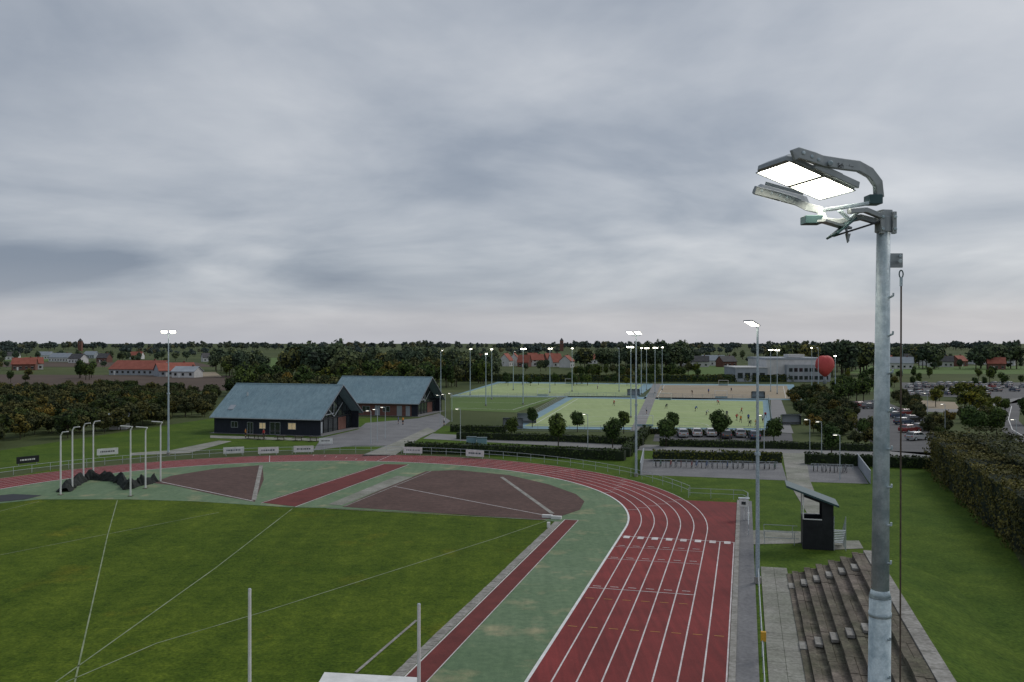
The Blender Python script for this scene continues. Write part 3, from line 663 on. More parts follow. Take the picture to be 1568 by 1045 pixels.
# ---------- foliage
def quads(c,n,size,rng,asp=.75):
    k=len(c); n=n/np.linalg.norm(n,axis=1,keepdims=True); r=rng.normal(size=(k,3)); a=np.cross(n,r); a/=np.linalg.norm(a,axis=1,keepdims=True); b=np.cross(n,a)
    s=(size*rng.uniform(.55,1.35,k))[:,None]
    return np.stack([c-a*s-b*s*asp*.4,c+b*s*asp*-1.0+a*s*.2,c+a*s+b*s*asp*.5,c+b*s*asp-a*s*.25],1).reshape(-1,3)
def leafmesh(name,V,mb,mat):
    i=mb.m(mat); o=len(mb.v); mb.v+=[tuple(x) for x in V.tolist()]; k=len(V)//4
    mb.f+=[[o+4*j,o+4*j+1,o+4*j+2,o+4*j+3] for j in range(k)]; mb.mi+=[i]*k
def blob(mb,c,r,k='core'):
    n=7; vs=[(c[0],c[1],c[2]+r)]
    for t in(.7,1.57,2.4):
        for i in range(n): vs.append((c[0]+r*math.sin(t)*math.cos(2*math.pi*i/n+t),c[1]+r*math.sin(t)*math.sin(2*math.pi*i/n+t),c[2]+r*math.cos(t)))
    vs.append((c[0],c[1],c[2]-r)); fs=[(0,1+i,1+(i+1)%n) for i in range(n)]
    for q in range(2): fs+=[(1+q*n+i,1+q*n+n+i,1+q*n+n+(i+1)%n,1+q*n+(i+1)%n) for i in range(n)]
    fs+=[(22,15+(i+1)%n,15+i) for i in range(n)]; mb.add(vs,fs,k)
def treemesh(name,seed,leaf,crown=(.30,.30,.34),cz=.62,nb=16,nl=700,ls=.04,tr=.022,br=(.10,.17),core='core'):
    rg=np.random.default_rng(seed); mb=MB()
    mb.tube((0,0,-.02),(0.01,0,cz*.7),tr,tr*.6,7,'bark'); mb.tube((0.01,0,cz*.7),(-.01,.01,cz+crown[2]*.5),tr*.6,tr*.2,6,'bark')
    d=rg.normal(size=(nb,3)); d/=np.linalg.norm(d,axis=1,keepdims=True); rad=rg.uniform(.25,.85,nb)**.6
    bc=d*rad[:,None]*np.array(crown)*.8+np.array([0,0,cz]); rr=rg.uniform(*br,nb)
    taper=1-.45*np.clip((bc[:,2]-cz)/crown[2],0,1); bc[:,:2]*=taper[:,None]
    for i in range(nb):
        mb.tube((0,0,cz*.45+.2*cz*rg.random()),tuple(bc[i]),tr*.35,tr*.12,4,'bark',cap=False)
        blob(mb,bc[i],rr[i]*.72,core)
    j=rg.integers(0,nb,nl); dd=rg.normal(size=(nl,3)); dd[:,2]+=.25; dd/=np.linalg.norm(dd,axis=1,keepdims=True)
    c=bc[j]+dd*(rr[j]*rg.uniform(.72,1.18,nl))[:,None]
    leafmesh(name,quads(c,dd+rg.normal(size=(nl,3))*.45,ls,rg),mb,leaf)
    return mb.mesh(name,fix=False)
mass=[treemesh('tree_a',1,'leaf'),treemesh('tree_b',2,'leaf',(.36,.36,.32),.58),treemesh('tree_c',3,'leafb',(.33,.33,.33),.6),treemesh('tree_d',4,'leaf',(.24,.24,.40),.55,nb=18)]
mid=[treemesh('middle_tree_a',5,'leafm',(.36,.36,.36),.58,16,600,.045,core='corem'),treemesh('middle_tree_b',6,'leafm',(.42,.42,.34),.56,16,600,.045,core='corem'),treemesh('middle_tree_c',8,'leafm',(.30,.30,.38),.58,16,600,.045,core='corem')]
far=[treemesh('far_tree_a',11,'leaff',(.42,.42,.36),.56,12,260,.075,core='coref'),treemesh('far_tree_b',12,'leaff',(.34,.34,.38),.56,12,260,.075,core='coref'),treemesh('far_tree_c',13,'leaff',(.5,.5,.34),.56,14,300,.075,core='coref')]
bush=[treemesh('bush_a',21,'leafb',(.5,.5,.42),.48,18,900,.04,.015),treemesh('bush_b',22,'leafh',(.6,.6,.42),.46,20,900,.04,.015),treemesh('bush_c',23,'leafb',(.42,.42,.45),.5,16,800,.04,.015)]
yel=[treemesh('yellow_tree',31,'leafy',(.38,.38,.36),.58)]
def scatter(name,pts,protos):
    e=empty(name); by=[[] for _ in protos]
    for p in pts: by[random.randrange(len(protos))].append(p)
    for k,(pl,me) in enumerate(zip(by,protos)):
        if not pl: continue
        vs=[];fs=[]
        for (x,y,h) in pl:
            t=random.uniform(0,2*math.pi); s=h/math.sqrt(2); o=len(vs)
            for i in range(4): vs.append((x+s*math.cos(t+i*math.pi/2),y+s*math.sin(t+i*math.pi/2),0))
            fs.append((o,o+1,o+2,o+3))
        em=bpy.data.meshes.new(name+'_points'); em.from_pydata(vs,[],fs)
        eo=link('planting',em,e); eo.instance_type='FACES'; eo.use_instance_faces_scale=True
        eo.show_instancer_for_render=False; eo.show_instancer_for_viewport=False
        link(me.name,me,eo)
    return e
def inpoly(x,y,pl):
    c=False; n=len(pl)
    for i in range(n):
        a=pl[i];b=pl[i-1]
        if (a[1]>y)!=(b[1]>y) and x<(b[0]-a[0])*(y-a[1])/(b[1]-a[1])+a[0]: c=not c
    return c
def fill(pxl,n,h0,h1):
    pl=[G(*p) for p in pxl]; x0=min(p.x for p in pl);x1=max(p.x for p in pl);y0=min(p.y for p in pl);y1=max(p.y for p in pl); out=[];g=0
    while len(out)<n and g<n*60:
        g+=1; x=random.uniform(x0,x1);y=random.uniform(y0,y1)
        if inpoly(x,y,pl): out.append((x,y,random.uniform(h0,h1)))
    return out
def band(xa,xb,Ya,Yb,n,h0,h1,mod=0):
    out=[]
    for i in range(n):
        Y=Ya+(Yb-Ya)*random.random(); x=random.uniform(xa,xb); h=random.uniform(h0,h1)
        if mod: h*=1+mod*(math.sin(x*.021+1)+math.sin(x*.057+Y*.01)+.7*math.sin(x*.13))/2.7
        out.append(((x-CX)/F*Y,Y,h))
    return out
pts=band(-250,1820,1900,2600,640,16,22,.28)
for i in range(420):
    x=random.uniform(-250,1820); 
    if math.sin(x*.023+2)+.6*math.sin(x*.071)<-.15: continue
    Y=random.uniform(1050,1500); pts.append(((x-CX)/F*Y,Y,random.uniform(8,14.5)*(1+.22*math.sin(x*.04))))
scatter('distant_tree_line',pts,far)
pts=[]
for Yr,h0,h1,n in((900,6,10.5,120),(700,5,9,80),(560,4,8,54)):
    for i in range(n):
        x=random.uniform(-250,1820)
        if math.sin(x*.017+Yr)+.5*math.sin(x*.06+Yr*.3)<-.1: continue
        Y=Yr+random.uniform(-14,14)+30*math.sin(x*.004+Yr); pts.append(((x-CX)/F*Y,Y,random.uniform(h0,h1)))
scatter('hedgerow_trees',pts,mid+[far[0]])
pts=[]
for xa,xb,Ya,Yb,n,h0,h1 in [(330,760,430,560,100,10,15),(440,530,360,420,12,17,19.4),(560,690,420,520,26,13,17),(700,760,380,480,16,10,14),(885,1060,520,640,42,12,17),(985,1045,480,560,10,17.5,19.8),(1180,1340,500,640,34,13,18),(1195,1335,440,470,14,17,21.3),(1330,1700,650,850,34,11,17),(0,300,750,850,18,7,12),(1490,1560,560,620,9,15,19.5),(1400,1440,560,620,6,15,19)]:
    pts+=band(xa,xb,Ya,Yb,n,h0,h1)
scatter('woodland',pts,mid)
pts=fill([(330,592),(520,578),(700,572),(760,583),(690,600),(560,606),(350,606)],120,6.5,11.5)+fill([(-100,583),(0,577),(100,580),(40,590),(-100,592)],5,4,6)
pts+=band(1010,1120,360,380,10,3,4.5)+band(760,1000,345,370,30,3.5,5.5)+band(880,1080,400,460,36,5,8)
pts+=band(1290,1700,330,430,42,4,7)+band(1280,1360,240,330,24,4,7)+band(110,150,400,430,5,7,10)+band(340,400,400,440,8,6,9)
scatter('shrubbery',pts,mass)
pts=fill([(-150,700),(0,684),(130,668),(320,640),(335,608),(200,600),(-150,605)],650,3.2,5.6)+fill([(320,612),(420,600),(520,598),(560,612),(520,625),(360,600)],60,5,8)
scatter('bush_belt',pts,bush)
pts=fill([(1207,606),(1255,598),(1350,672),(1330,688),(1245,668)],120,2.8,4.4)+fill([(1365,612),(1390,608),(1470,680),(1440,690),(1400,640)],40,2.5,4)+fill([(1440,640),(1520,640),(1520,668),(1450,668)],8,3,5)
scatter('bush_belt',pts,bush)
scatter('yellowing_trees',fill([(430,605),(475,592),(620,585),(640,600)],6,6,9)+fill([(600,582),(620,582),(620,590),(600,590)],2,9,10)+fill([(1380,606),(1500,606),(1560,640),(1450,632)],12,4,6),yel)
tm=[treemesh('young_tree_a',41,'leaf',(.30,.30,.36),.60,16,1700,.036,.02),treemesh('young_tree_b',42,'leaf',(.25,.25,.38),.58,14,1500,.036,.02),treemesh('young_tree_c',43,'leaf',(.33,.33,.33),.62,18,1700,.036,.02)]
for i,(x,y,t) in enumerate([(783,672,636),(815,655,621),(855,683,632),(884,662,627),(955,664,626),(938,686,638),(1020,684,637),(1030,668,627),(1103,676,626),(1185,682,636),(1273,702,645),(1322,672,640),(1484,668,617),(1500,676,625),(1526,670,622),(1512,640,612),(1540,634,608),(1575,650,606)]):
    b=G(x,y); h=(y-t)/F*b.y; link('young_tree',tm[i%3],None,b,random.uniform(0,6),h)
def hedge(name,pts,w,h,dens,ls,leaf='leafh',wob=.12):
    rg=np.random.default_rng(int(abs(pts[0].x*10))+3); mb=MB(); allc=[];alln=[]
    for a,b in zip(pts[:-1],pts[1:]):
        a=Vector(a);b=Vector(b); L=(b-a).length; d=(b-a)/L; s=Vector((-d.y,d.x,0))
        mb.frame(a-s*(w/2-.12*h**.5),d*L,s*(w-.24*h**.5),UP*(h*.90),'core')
        n=int(dens*L*(2*h+w)); t=rg.uniform(0,L,n); q=rg.uniform(0,2*h+w,n)
        side=q<h; back=q>h+w; top=~side&~back
        off=np.where(side,-w/2,np.where(back,w/2,q-h-w/2)); z=np.where(side,q,np.where(back,q-h-w,h))
        bump=wob*h*(np.sin(t*1.3+z)+np.sin(t*.53+2)+np.sin(t*3.1+z*2.3)*.6)/2.2+rg.normal(0,.05*h**.6,n)
        off=off+np.where(side,-bump,np.where(back,bump,0)); z=z+np.where(top,bump*.8,0); z=np.clip(z,.05,None)
        c=np.array(a)[None]+np.outer(t,np.array(d))+np.outer(off,np.array(s)); c[:,2]=z
        nn=np.where(side[:,None],-np.array(s)[None],np.where(back[:,None],np.array(s)[None],np.array([[0,0,1.]])))+rg.normal(size=(n,3))*.5
        allc.append(c);alln.append(nn)
    leafmesh(name,quads(np.concatenate(allc),np.concatenate(alln),ls,rg),mb,leaf)
    return mb.build(name,fix=False)
hedge('clipped_hedge',[G(622,692),G(780,697),G(957,705)],1.8,1.5,14,.16)
hedge('clipped_hedge',[G(700,672),G(860,676),G(985,682)],1.4,1.2,12,.16)
hedge('clipped_hedge',[G(1000,705),G(1196,708)],1.6,1.4,14,.16)
hedge('clipped_hedge',[G(1232,710),G(1445,718)],1.6,1.5,14,.16)
hedge('clipped_hedge',[G(1010,683),G(1200,687),G(1340,691)],1.4,1.1,12,.16)
hedge('clipped_hedge',[G(690,661),G(775,662)],1.4,1.2,10,.18)
hedge('clipped_hedge',[G(958,700),G(990,664)],1.5,1.4,10,.18)
hedge('clipped_hedge',[G(700,584),G(1215,585)],2,3.0,4,.35)
hedge('clipped_hedge',[G(985,664),G(1180,668)],1.2,1.0,10,.16,'leafb')
hedge('tall_hedge',[T(26.2,128),T(25.2,112),T(24.2,92),T(23.8,72),T(23.4,50),T(23.2,38)],5,4.9,26,.13,'leafb',.15)
hedge('tall_hedge',[T(29.2,124),T(28.4,100),T(27.8,72),T(27,45)],5,5.8,14,.16,'leafb',.14)
for x,y in((722,683),(738,684)):
    mb=MB(); mb.box(G(x,y),(1.6,1.2,1.4),'blueturf'); mb.box(G(x,y)+UP*1.4,(1.7,1.3,.1),'lampdark'); mb.build('recycling_container',bevel=.05)
mb=MB(); mb.frame(G(980,728),Vector((.12,0,0)),G(985,703)-G(980,728),UP*1.6,'wallg'); mb.frame(G(1332,741),Vector((.12,0,0)),G(1312,712)-G(1332,741),UP*1.6,'wallg'); mb.build('court_screen')
# ---------- bicycles
def bicyclemesh():
    mb=MB()
    for x in(-.52,.52):
        for i in range(14):
            a,b=2*math.pi*i/14,2*math.pi*(i+1)/14
            mb.tube((x+.34*math.cos(a),0,.34+.34*math.sin(a)),(x+.34*math.cos(b),0,.34+.34*math.sin(b)),.022,n=4,k='rubber',cap=False)
        for i in range(4): a=math.pi*i/4; mb.tube((x-.33*math.cos(a),0,.34-.33*math.sin(a)),(x+.33*math.cos(a),0,.34+.33*math.sin(a)),.005,n=3,k='galv')
    for a,b in(((-.52,.34),(-.05,.3)),((-.52,.34),(-.2,.8)),((-.2,.92),(-.05,.3)),((-.05,.3),(.38,.82)),((-.17,.8),(.36,.86)),((.52,.34),(.34,1.0))): mb.tube((a[0],0,a[1]),(b[0],0,b[1]),.02,n=5,k='paint')
    mb.tube((.3,-.28,1.02),(.3,.28,1.02),.015,n=5,k='black'); mb.box((-.22,0,.92),(.26,.14,.06),'black'); mb.box((-.6,0,.74),(.34,.12,.03),'black')
    return mb.mesh('bicycle')
bm_=bicyclemesh()
cols=[(.02,.02,.02,1),(.3,.3,.32,1),(.05,.12,.3,1),(.35,.04,.03,1),(.6,.6,.6,1),(.03,.15,.08,1)]
for i in range(34):
    if i<24: b=G(1004,715).lerp(G(1186,719),i/23)
    else: b=G(1246,722).lerp(G(1302,724),(i-24)/9)
    if random.random()<.15: continue
    o=link('bicycle',bm_,None,b+Vector((0,random.uniform(-.3,.3),0)),1.3+random.uniform(-.2,.2)); o.color=random.choice(cols)
mb=MB()
for A,B in((G(1000,712),G(1190,716)),(G(1242,719),G(1306,721))):
    for z in(.35,.75): mb.tube(A+UP*z,B+UP*z,.03,k='galv')
    for i in range(12): p_=A.lerp(B,i/11); mb.tube(p_,p_+UP*.78,.03,k='galv')
mb.build('bicycle_rack')
# ---------- cars
def carmesh():
    mb=MB()
    prof=[(-2.15,.28),(-2.2,.55),(-2.17,.85),(-2.0,.97),(1.0,.95),(1.75,.84),(2.1,.68),(2.18,.45),(2.1,.25)]
    hw=[.80,.86,.86,.80,.84,.80,.74,.80,.76]
    n=len(prof); vs=[(x,-w,z) for (x,z),w in zip(prof,hw)]+[(x,w,z) for (x,z),w in zip(prof,hw)]
    mb.add(vs,[tuple(range(n)),tuple(range(n,2*n))[::-1]]+[(i,n+i,n+(i+1)%n,(i+1)%n) for i in range(n)],'paint')
    v8=[(-2.02,-.8,.955),(1.05,-.8,.945),(1.05,.8,.945),(-2.02,.8,.955),(-1.55,-.62,1.42),(.25,-.62,1.43),(.25,.62,1.43),(-1.55,.62,1.42)]
    mb.add(v8,[(0,1,5,4),(1,2,6,5),(2,3,7,6),(3,0,4,7)],'glass')
    mb.add([(-1.6,-.64,1.42),(.3,-.64,1.43),(.3,.64,1.43),(-1.6,.64,1.42),(-1.4,-.55,1.49),(.1,-.55,1.5),(.1,.55,1.5),(-1.4,.55,1.49)],[(0,1,5,4),(1,2,6,5),(2,3,7,6),(3,0,4,7),(4,5,6,7)],'paint')
    for s_ in(-1,1):
        for a,b in(((-2.02,.81),(-1.57,.64)),((1.05,.81),(.27,.64)),((-.45,.82),(-.5,.65)),((-1.35,.82),(-1.15,.65))): mb.tube((a[0],s_*a[1],.95),(b[0],s_*b[1],1.43),.035,n=4,k='paint')
        for x in(-1.35,1.35): mb.tube((x,s_*.68,.32),(x,s_*.89,.32),.33,n=16,k='rubber'); mb.tube((x,s_*.88,.32),(x,s_*.90,.32),.2,n=10,k='galv')
        mb.box((2.08,s_*.6,.58),(.12,.3,.13),'wallw'); mb.box((-2.16,s_*.68,.68),(.1,.2,.22),'red'); mb.box((.75,s_*.93,.95),(.14,.16,.12),'paint')
    mb.box((-2.19,0,.6),(.06,.5,.12),'yellow'); mb.box((2.14,0,.36),(.1,.9,.14),'black')
    return mb.mesh('car_body')
cm=carmesh()
ccol=[(.02,.02,.022,1),(.45,.46,.47,1),(.25,.26,.27,1),(.65,.65,.64,1),(.05,.08,.14,1),(.09,.09,.1,1),(.30,.03,.03,1),(.12,.13,.14,1)]
def car(p,rz,c=None):
    o=link('parked_car',cm,None,p,rz); o.color=c or random.choice(ccol)
for (x,y,c) in [(1045,669,1),(1067,668,3),(1088,668,3),(1108,668,0),(1133,669,1),(1112,671,5),(1155,672,4)]: car(G(x,y),1.45+random.uniform(-.05,.05),ccol[c])
for (x,y) in [(1282,628),(1300,626),(1318,624),(1332,626),(1352,630),(1372,640),(1384,650),(1393,662),(1404,674),(1366,634),(1388,636),(1398,646),(1412,660),(1345,621)]: car(G(x,y),.4+random.uniform(-.1,.1))
for r,yy in enumerate((590,594,599.5,605)):
    A=G(1392,yy);B=G(1580,yy); n=int((B-A).length/2.9)
    for i in range(n):
        if random.random()<.68: car(A.lerp(B,i/n),1.57+random.uniform(-.05,.05))
# ---------- people
def personmesh(pose):
    if pose=='stand': J=dict(hip=(0,0,.95),ch=(0,0,1.38),nk=(0,0,1.52),hd=(0.02,0,1.68),lk=(.02,.11,.5),lf=(0,.12,.06),rk=(.02,-.11,.5),rf=(0,-.12,.06),le=(.0,.26,1.15),lh=(.12,.27,.92),re=(0,-.26,1.15),rh=(.12,-.27,.92))
    elif pose=='run': J=dict(hip=(0,0,.92),ch=(.1,0,1.34),nk=(.14,0,1.47),hd=(.19,0,1.63),lk=(.24,.1,.52),lf=(.2,.1,.06),rk=(-.08,-.1,.48),rf=(-.42,-.1,.2),le=(-.12,.26,1.15),lh=(.1,.3,1.02),re=(.3,-.26,1.15),rh=(.45,-.2,1.3))
    else: J=dict(hip=(-.1,0,.82),ch=(.22,0,1.12),nk=(.33,0,1.2),hd=(.44,0,1.3),lk=(.15,.16,.46),lf=(.02,.2,.06),rk=(-.05,-.16,.42),rf=(-.3,-.18,.06),le=(.38,.22,.92),lh=(.5,.08,.68),re=(.36,-.22,.92),rh=(.5,-.05,.7))
    def mid(a,b,t): return tuple(Vector(J[a]).lerp(Vector(J[b]),t))
    V=[('hip',J['hip'],.15),('waist',mid('hip','ch',.45),.13),('ch',J['ch'],.165),('nk',J['nk'],.06),('hd',J['hd'],.105)]
    ch=Vector(J['ch']);hp=Vector(J['hip'])
    V+=[('ls',tuple(ch+Vector((0,.19,.03))),.07),('rs',tuple(ch+Vector((0,-.19,.03))),.07),('lhip',tuple(hp+Vector((0,.1,-.05))),.1),('rhip',tuple(hp+Vector((0,-.1,-.05))),.1)]
    for s in'lr': V+=[(s+'k',J[s+'k'],.065),(s+'f',J[s+'f'],.045),(s+'t',tuple(Vector(J[s+'f'])+Vector((.16,0,-.02))),.04),(s+'e',J[s+'e'],.045),(s+'h',J[s+'h'],.035),(s+'hh',tuple(Vector(J[s+'h'])+(Vector(J[s+'h'])-Vector(J[s+'e'])).normalized()*.1),.03)]
    E=[('hip','waist'),('waist','ch'),('ch','nk'),('nk','hd'),('ch','ls'),('ch','rs'),('hip','lhip'),('hip','rhip')]
    for s in'lr': E+=[(s+'s',s+'e'),(s+'e',s+'h'),(s+'h',s+'hh'),(s+'hip',s+'k'),(s+'k',s+'f'),(s+'f',s+'t')]
    bm=bmesh.new(); ly=bm.verts.layers.skin.verify(); D={}
    for nme,p,r in V: v=bm.verts.new(p); v[ly].radius=(r,r); v[ly].use_root=(nme=='hip'); D[nme]=v
    for a,b in E: bm.edges.new((D[a],D[b]))
    me=bpy.data.meshes.new('p'); bm.to_mesh(me); bm.free(); o=link('tmp',me); o.modifiers.new('s','SKIN'); ss=o.modifiers.new('d','SUBSURF'); ss.levels=1; ss.render_levels=1
    dg=bpy.context.evaluated_depsgraph_get(); m2=bpy.data.meshes.new_from_object(o.evaluated_get(dg)); bpy.data.objects.remove(o)
    m2.materials.clear()
    for k in('skin','shirt','shorts','hair'): m2.materials.append(M[k])
    hd=Vector(J['hd']);kz=(J['lk'][2]+J['rk'][2])/2
    for p in m2.polygons:
        c=p.center
        if (c-hd).length<.17: p.material_index=3 if (c.z>hd.z+.03 or c.x<hd.x-.03) else 0
        elif c.z>J['nk'][2]-.02 and pose!='bend': p.material_index=0
        elif c.z>J['hip'][2]+.03: p.material_index=1 if (abs(c.y)<.27) else 0
        elif c.z>kz+.05 and abs(c.y)<.24: p.material_index=2
        else: p.material_index=0 if c.z>.3 else 2
    m2.shade_smooth(); return m2
pm=[personmesh('stand'),personmesh('run'),personmesh('bend')]
sc_=[(.5,.04,.04,1),(.55,.55,.55,1),(.03,.04,.08,1),(.6,.25,.04,1),(.05,.12,.4,1),(.02,.02,.02,1)]
for (x,y) in [(1128,645),(1134,648),(1146,646),(1113,640),(1135,634),(1160,628),(1082,636),(1065,630),(1020,626),(990,634),(1100,620),(940,622),(1148,653),(1158,655),(1060,605),(1085,603),(1120,601),(915,596),(1172,640),(1168,648)]:
    o=link('hockey_player',random.choice(pm),None,G(x,y,.03),random.uniform(0,6.28)); o.color=random.choice(sc_)
for (x,y) in [(610,650),(617,651),(680,652),(376,671),(404,672),(1352,680)]:
    o=link('standing_person',pm[0],None,G(x,y,.05),random.uniform(0,6.28)); o.color=random.choice(sc_)
# ---------- houses & distant buildings
def house(x,y,w,d,he,hr,rz,wk,rk,name='village_house'):
    e=empty(name,G(x,y)); e.rotation_euler=(0,0,rz)
    mb=MB(); mb.box((0,0,0),(w,d,he),wk); 
    for s_ in(-1,1): mb.prism([(s_*w/2,-d/2,he),(s_*w/2,d/2,he),(s_*w/2,0,hr)],(-s_*.2,0,0),wk)
    mb.build('walls',e)
    mb=MB(); sl=(hr-he)/(d/2)
    for s_ in(-1,1): mb.prism([(-w/2-.4,s_*(d/2+.5),he-.5*sl),(-w/2-.4,0,hr),(-w/2-.4,0,hr+.25),(-w/2-.4,s_*(d/2+.5),he-.5*sl+.25)],(w+.8,0,0),rk)
    mb.box((w*.25,.3,hr-.6),(.8,.8,1.6),'brick'); mb.build('roof',e)
    mb=MB(); n=max(2,int(w/3.2))
    for i in range(n):
        xx=-w/2+w*(i+.5)/n
        for z in([.9]+([3.5] if he>4.6 else [])): 
            mb.box((xx,-d/2-.02,z),(1.3,.05,1.3),'glass'); mb.box((xx,-d/2-.03,z-.1),(1.5,.08,.1),'wallw'); mb.box((xx,-d/2-.03,z+1.3),(1.5,.08,.1),'wallw')
    mb.box((-w/2+w/n,-d/2-.02,0),(1,.06,2.1),'white'); mb.build('windows_and_door',e)
rr=random.Random(5)
for (x,y,w) in [(775,561,8),(788,560.5,7),(803,562,8),(822,561,9),(841,560,7),(850,562,8),(868,563,9),(815,556,8)]: house(x,y,w,8,rr.uniform(3.5,5),rr.uniform(8,9.4),rr.choice([.2,1.4,-.3,.5,1.2]),rr.choice(['wallw','brick','wallw']),'roofred')
for (x,y,w,k,wk) in [(38,567,13,'roofred','brick'),(52,566,10,'roofred','wallw'),(95,554,24,'wallg','wallw'),(120,556,14,'roofdk','wallw'),(1072,562,12,'roofdk','wallw'),(1092,560,16,'wallg','wallw'),(1112,562,12,'roofdk','brick'),(1505,558,20,'wallg','wallw'),(1440,562,16,'roofdk','wallw'),(1420,560,10,'roofred','wallw'),(1380,565,14,'wallg','wallw'),(1468,561,10,'roofred','brick'),(1352,560,12,'roofred','brick'),(1540,560,12,'roofdk','wallw'),(560,556,14,'roofdk','brick'),(320,554,12,'roofdk','wallw'),(345,556,10,'roofred','brick'),(160,555,10,'roofdk','brick'),(370,555,12,'wallg','wallw'),(930,556,12,'roofdk','brick'),(905,557,9,'roofred','wallw'),(1052,561,9,'roofred','wallw'),(690,556,10,'roofdk','wallw'),(730,557,9,'roofred','brick'),(70,550,16,'wallg','wallw'),(18,551,14,'roofdk','wallw'),(140,549,16,'wallg','wallg'),(210,550,12,'roofred','wallw'),(1525,566,10,'roofred','brick'),(1398,556,14,'roofdk','wallw')]:
    house(x,y,w,8,4,7.5,rr.uniform(-.6,.6),wk,k)
house(218,574,30,14,3.2,7.4,-.25,'wallg','roofred','farm_barn'); house(268,576,18,12,3,6.6,.6,'wallg','roofred','farm_barn'); house(287,578,12,8,3,5.2,-.2,'wallw','wallg','farm_shed'); house(183,657,3.2,2.6,2.2,2.9,.2,'wallw','wallg','garden_shed')
e=empty('sports_hall',G(1126,585)); mb=MB()
b=Vector((0,0,0))
mb.frame(b,Vector((14,0,0)),Vector((0,20,0)),UP*6,'wallg'); mb.frame(b+Vector((-.3,-.3,6)),Vector((14.6,0,0)),Vector((0,20,0)),UP*.5,'wallw')
mb.frame(b+Vector((14.02,2,0)),Vector((26,0,0)),Vector((0,30,0)),UP*9.6,'wallw'); mb.frame(b+Vector((13.8,1.7,9.6)),Vector((26.5,0,0)),Vector((0,30.6,0)),UP*.8,'wallg')
mb.frame(b+Vector((22,-1,0)),Vector((19,0,0)),Vector((0,2.9,0)),UP*7.4,'wallg'); mb.frame(b+Vector((24,3,10.5)),Vector((7,0,0)),Vector((0,7,0)),UP*1.4,'wallw')
for i in range(8): mb.frame(b+Vector((23+i*2.2,-1.06,1)),Vector((1.5,0,0)),Vector((0,.05,0)),UP*1.6,'glass'); mb.frame(b+Vector((23+i*2.2,-1.06,4.4)),Vector((1.5,0,0)),Vector((0,.05,0)),UP*1.6,'glass')
for i in range(4): mb.frame(b+Vector((1+i*3.2,-.06,1.5)),Vector((2.2,0,0)),Vector((0,.05,0)),UP*2.4,'glass')
mb.build('hall_blocks',e)
c=G(1263,588); mb=MB(); nseg,nr=24,12; vs=[];fs=[]
for i in range(nr+1):
    t=math.pi*i/nr
    for j in range(nseg):
        p=2*math.pi*j/nseg; r=3.9*math.sin(t); x=r*math.cos(p); y=r*math.sin(p)*.7; z=4.4*math.cos(t)+7.2+.9*abs(math.cos(p))*math.sin(t)*(t<1.57)
        if t>1.57: x*=max(.3,1-(t-1.57)*.45)
        vs.append((x,y,z))
for i in range(nr):
    for j in range(nseg): fs.append((i*nseg+j,i*nseg+(j+1)%nseg,(i+1)*nseg+(j+1)%nseg,(i+1)*nseg+j))
mb.add(vs,fs,'red'); mb.tube((0,0,0),(0,0,3.5),.8,.6,12,'wallg'); o=mb.build('red_balloon_sculpture',smooth=True); o.location=c
for x,h in((123,19),(860,20)):
    p=G(x,538); mb=MB(); mb.box(p,(7,7,h+1),'brick'); mb.add([p+Vector((-3.8,-3.8,h+1)),p+Vector((3.8,-3.8,h+1)),p+Vector((3.8,3.8,h+1)),p+Vector((-3.8,3.8,h+1)),p+Vector((0,0,h+7))],[(0,1,4),(1,2,4),(2,3,4),(3,0,4)],'roofdk'); mb.box(p+Vector((0,-3.55,h-6)),(1.6,.1,3),'glass'); mb.build('church_tower')

# ---------- sky & light
w=bpy.data.worlds.new('World'); scene.world=w; w.use_nodes=True; nt=w.node_tree; nt.nodes.clear()
out=N(nt,'ShaderNodeOutputWorld'); sky=N(nt,'ShaderNodeTexSky',sky_type='NISHITA'); sky.sun_disc=False
SE,SA=math.radians(42),math.radians(50)
sky.sun_elevation=SE; sky.sun_rotation=SA
bs=N(nt,'ShaderNodeBackground'); bs.inputs['Strength'].default_value=.10; nt.links.new(sky.outputs[0],bs.inputs['Color'])
tc=N(nt,'ShaderNodeTexCoord'); sep=N(nt,'ShaderNodeSeparateXYZ'); nt.links.new(tc.outputs['Generated'],sep.inputs[0])
def math_(op,a,b=None,c=None,clamp=False):
    n=N(nt,'ShaderNodeMath',operation=op,use_clamp=clamp)
    for i,x in enumerate((a,b,c)):
        if x is None: continue
        if isinstance(x,(int,float)): n.inputs[i].default_value=x
        else: nt.links.new(x,n.inputs[i])
    return n.outputs[0]
X,Y,Z=sep.outputs
zc=math_('ADD',math_('MAXIMUM',Z,0.0),.17)
cx=math_('DIVIDE',X,zc); cy=math_('DIVIDE',Y,zc)
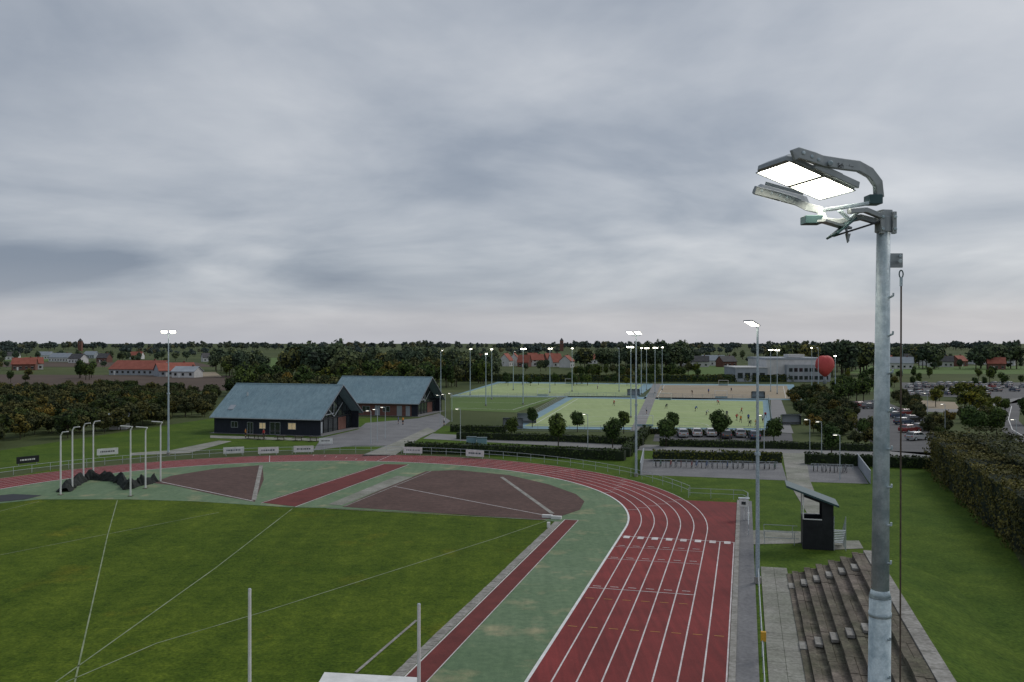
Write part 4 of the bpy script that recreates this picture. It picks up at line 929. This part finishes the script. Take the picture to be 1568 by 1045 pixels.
cmb=N(nt,'ShaderNodeCombineXYZ'); nt.links.new(cx,cmb.inputs[0]); nt.links.new(cy,cmb.inputs[1])
n1=noise(nt,cmb.outputs[0],.85,6,.50,(.9,.8,1,.6),.5); n2=noise(nt,cmb.outputs[0],2.6,6,.55,(.8,1,1,-.5),.3); n3=noise(nt,cmb.outputs[0],.34,2,.5,(1,1,1,.9))
s=math_('ADD',math_('ADD',math_('MULTIPLY',n1,.95),math_('MULTIPLY',n2,.20)),math_('MULTIPLY',n3,.65))
s=math_('ADD',s,math_('MULTIPLY',X,.24)); s=math_('ADD',s,-.40)
cloud=ramp(nt,s,[(.32,(.225,.265,.335)),(.44,(.315,.355,.420)),(.54,(.430,.465,.520)),(.66,(.57,.595,.635)),(.80,(.75,.765,.79))])
hz=ramp(nt,Z,[(0.0,(.50,.51,.56)),(.012,(.52,.52,.56)),(.03,(.60,.58,.60)),(.055,(.40,.43,.49)),(.2,(.40,.43,.49))])
fac=math_('MULTIPLY',math_('SUBTRACT',1.0,math_('MULTIPLY',Z,12.0,clamp=True),clamp=True),.85)
col=mix(nt,fac,cloud,hz)
bc=N(nt,'ShaderNodeBackground'); bc.inputs['Strength'].default_value=1.0; nt.links.new(col,bc.inputs['Color'])
ms=N(nt,'ShaderNodeMixShader'); ms.inputs[0].default_value=.92; nt.links.new(bs.outputs[0],ms.inputs[1]); nt.links.new(bc.outputs[0],ms.inputs[2]); nt.links.new(ms.outputs[0],out.inputs['Surface'])
sl=bpy.data.lights.new('sun','SUN'); sl.energy=1.2; sl.angle=math.radians(20); sl.color=(1,.97,.92)
so=link('sun',sl); so.rotation_euler=(math.radians(90)-SE,0,-SA+math.pi); so.location=(0,0,60)
# ---------- camera
cd=bpy.data.cameras.new('camera'); cd.lens=36*F/1568; cd.sensor_width=36; cd.clip_end=20000; cd.clip_start=.1
co=link('camera',cd); co.location=(0,0,HC); co.rotation_euler=(math.radians(90+.106),0,0); scene.camera=co
scene.view_settings.view_transform='Standard'; scene.view_settings.look='None'; scene.view_settings.exposure=0
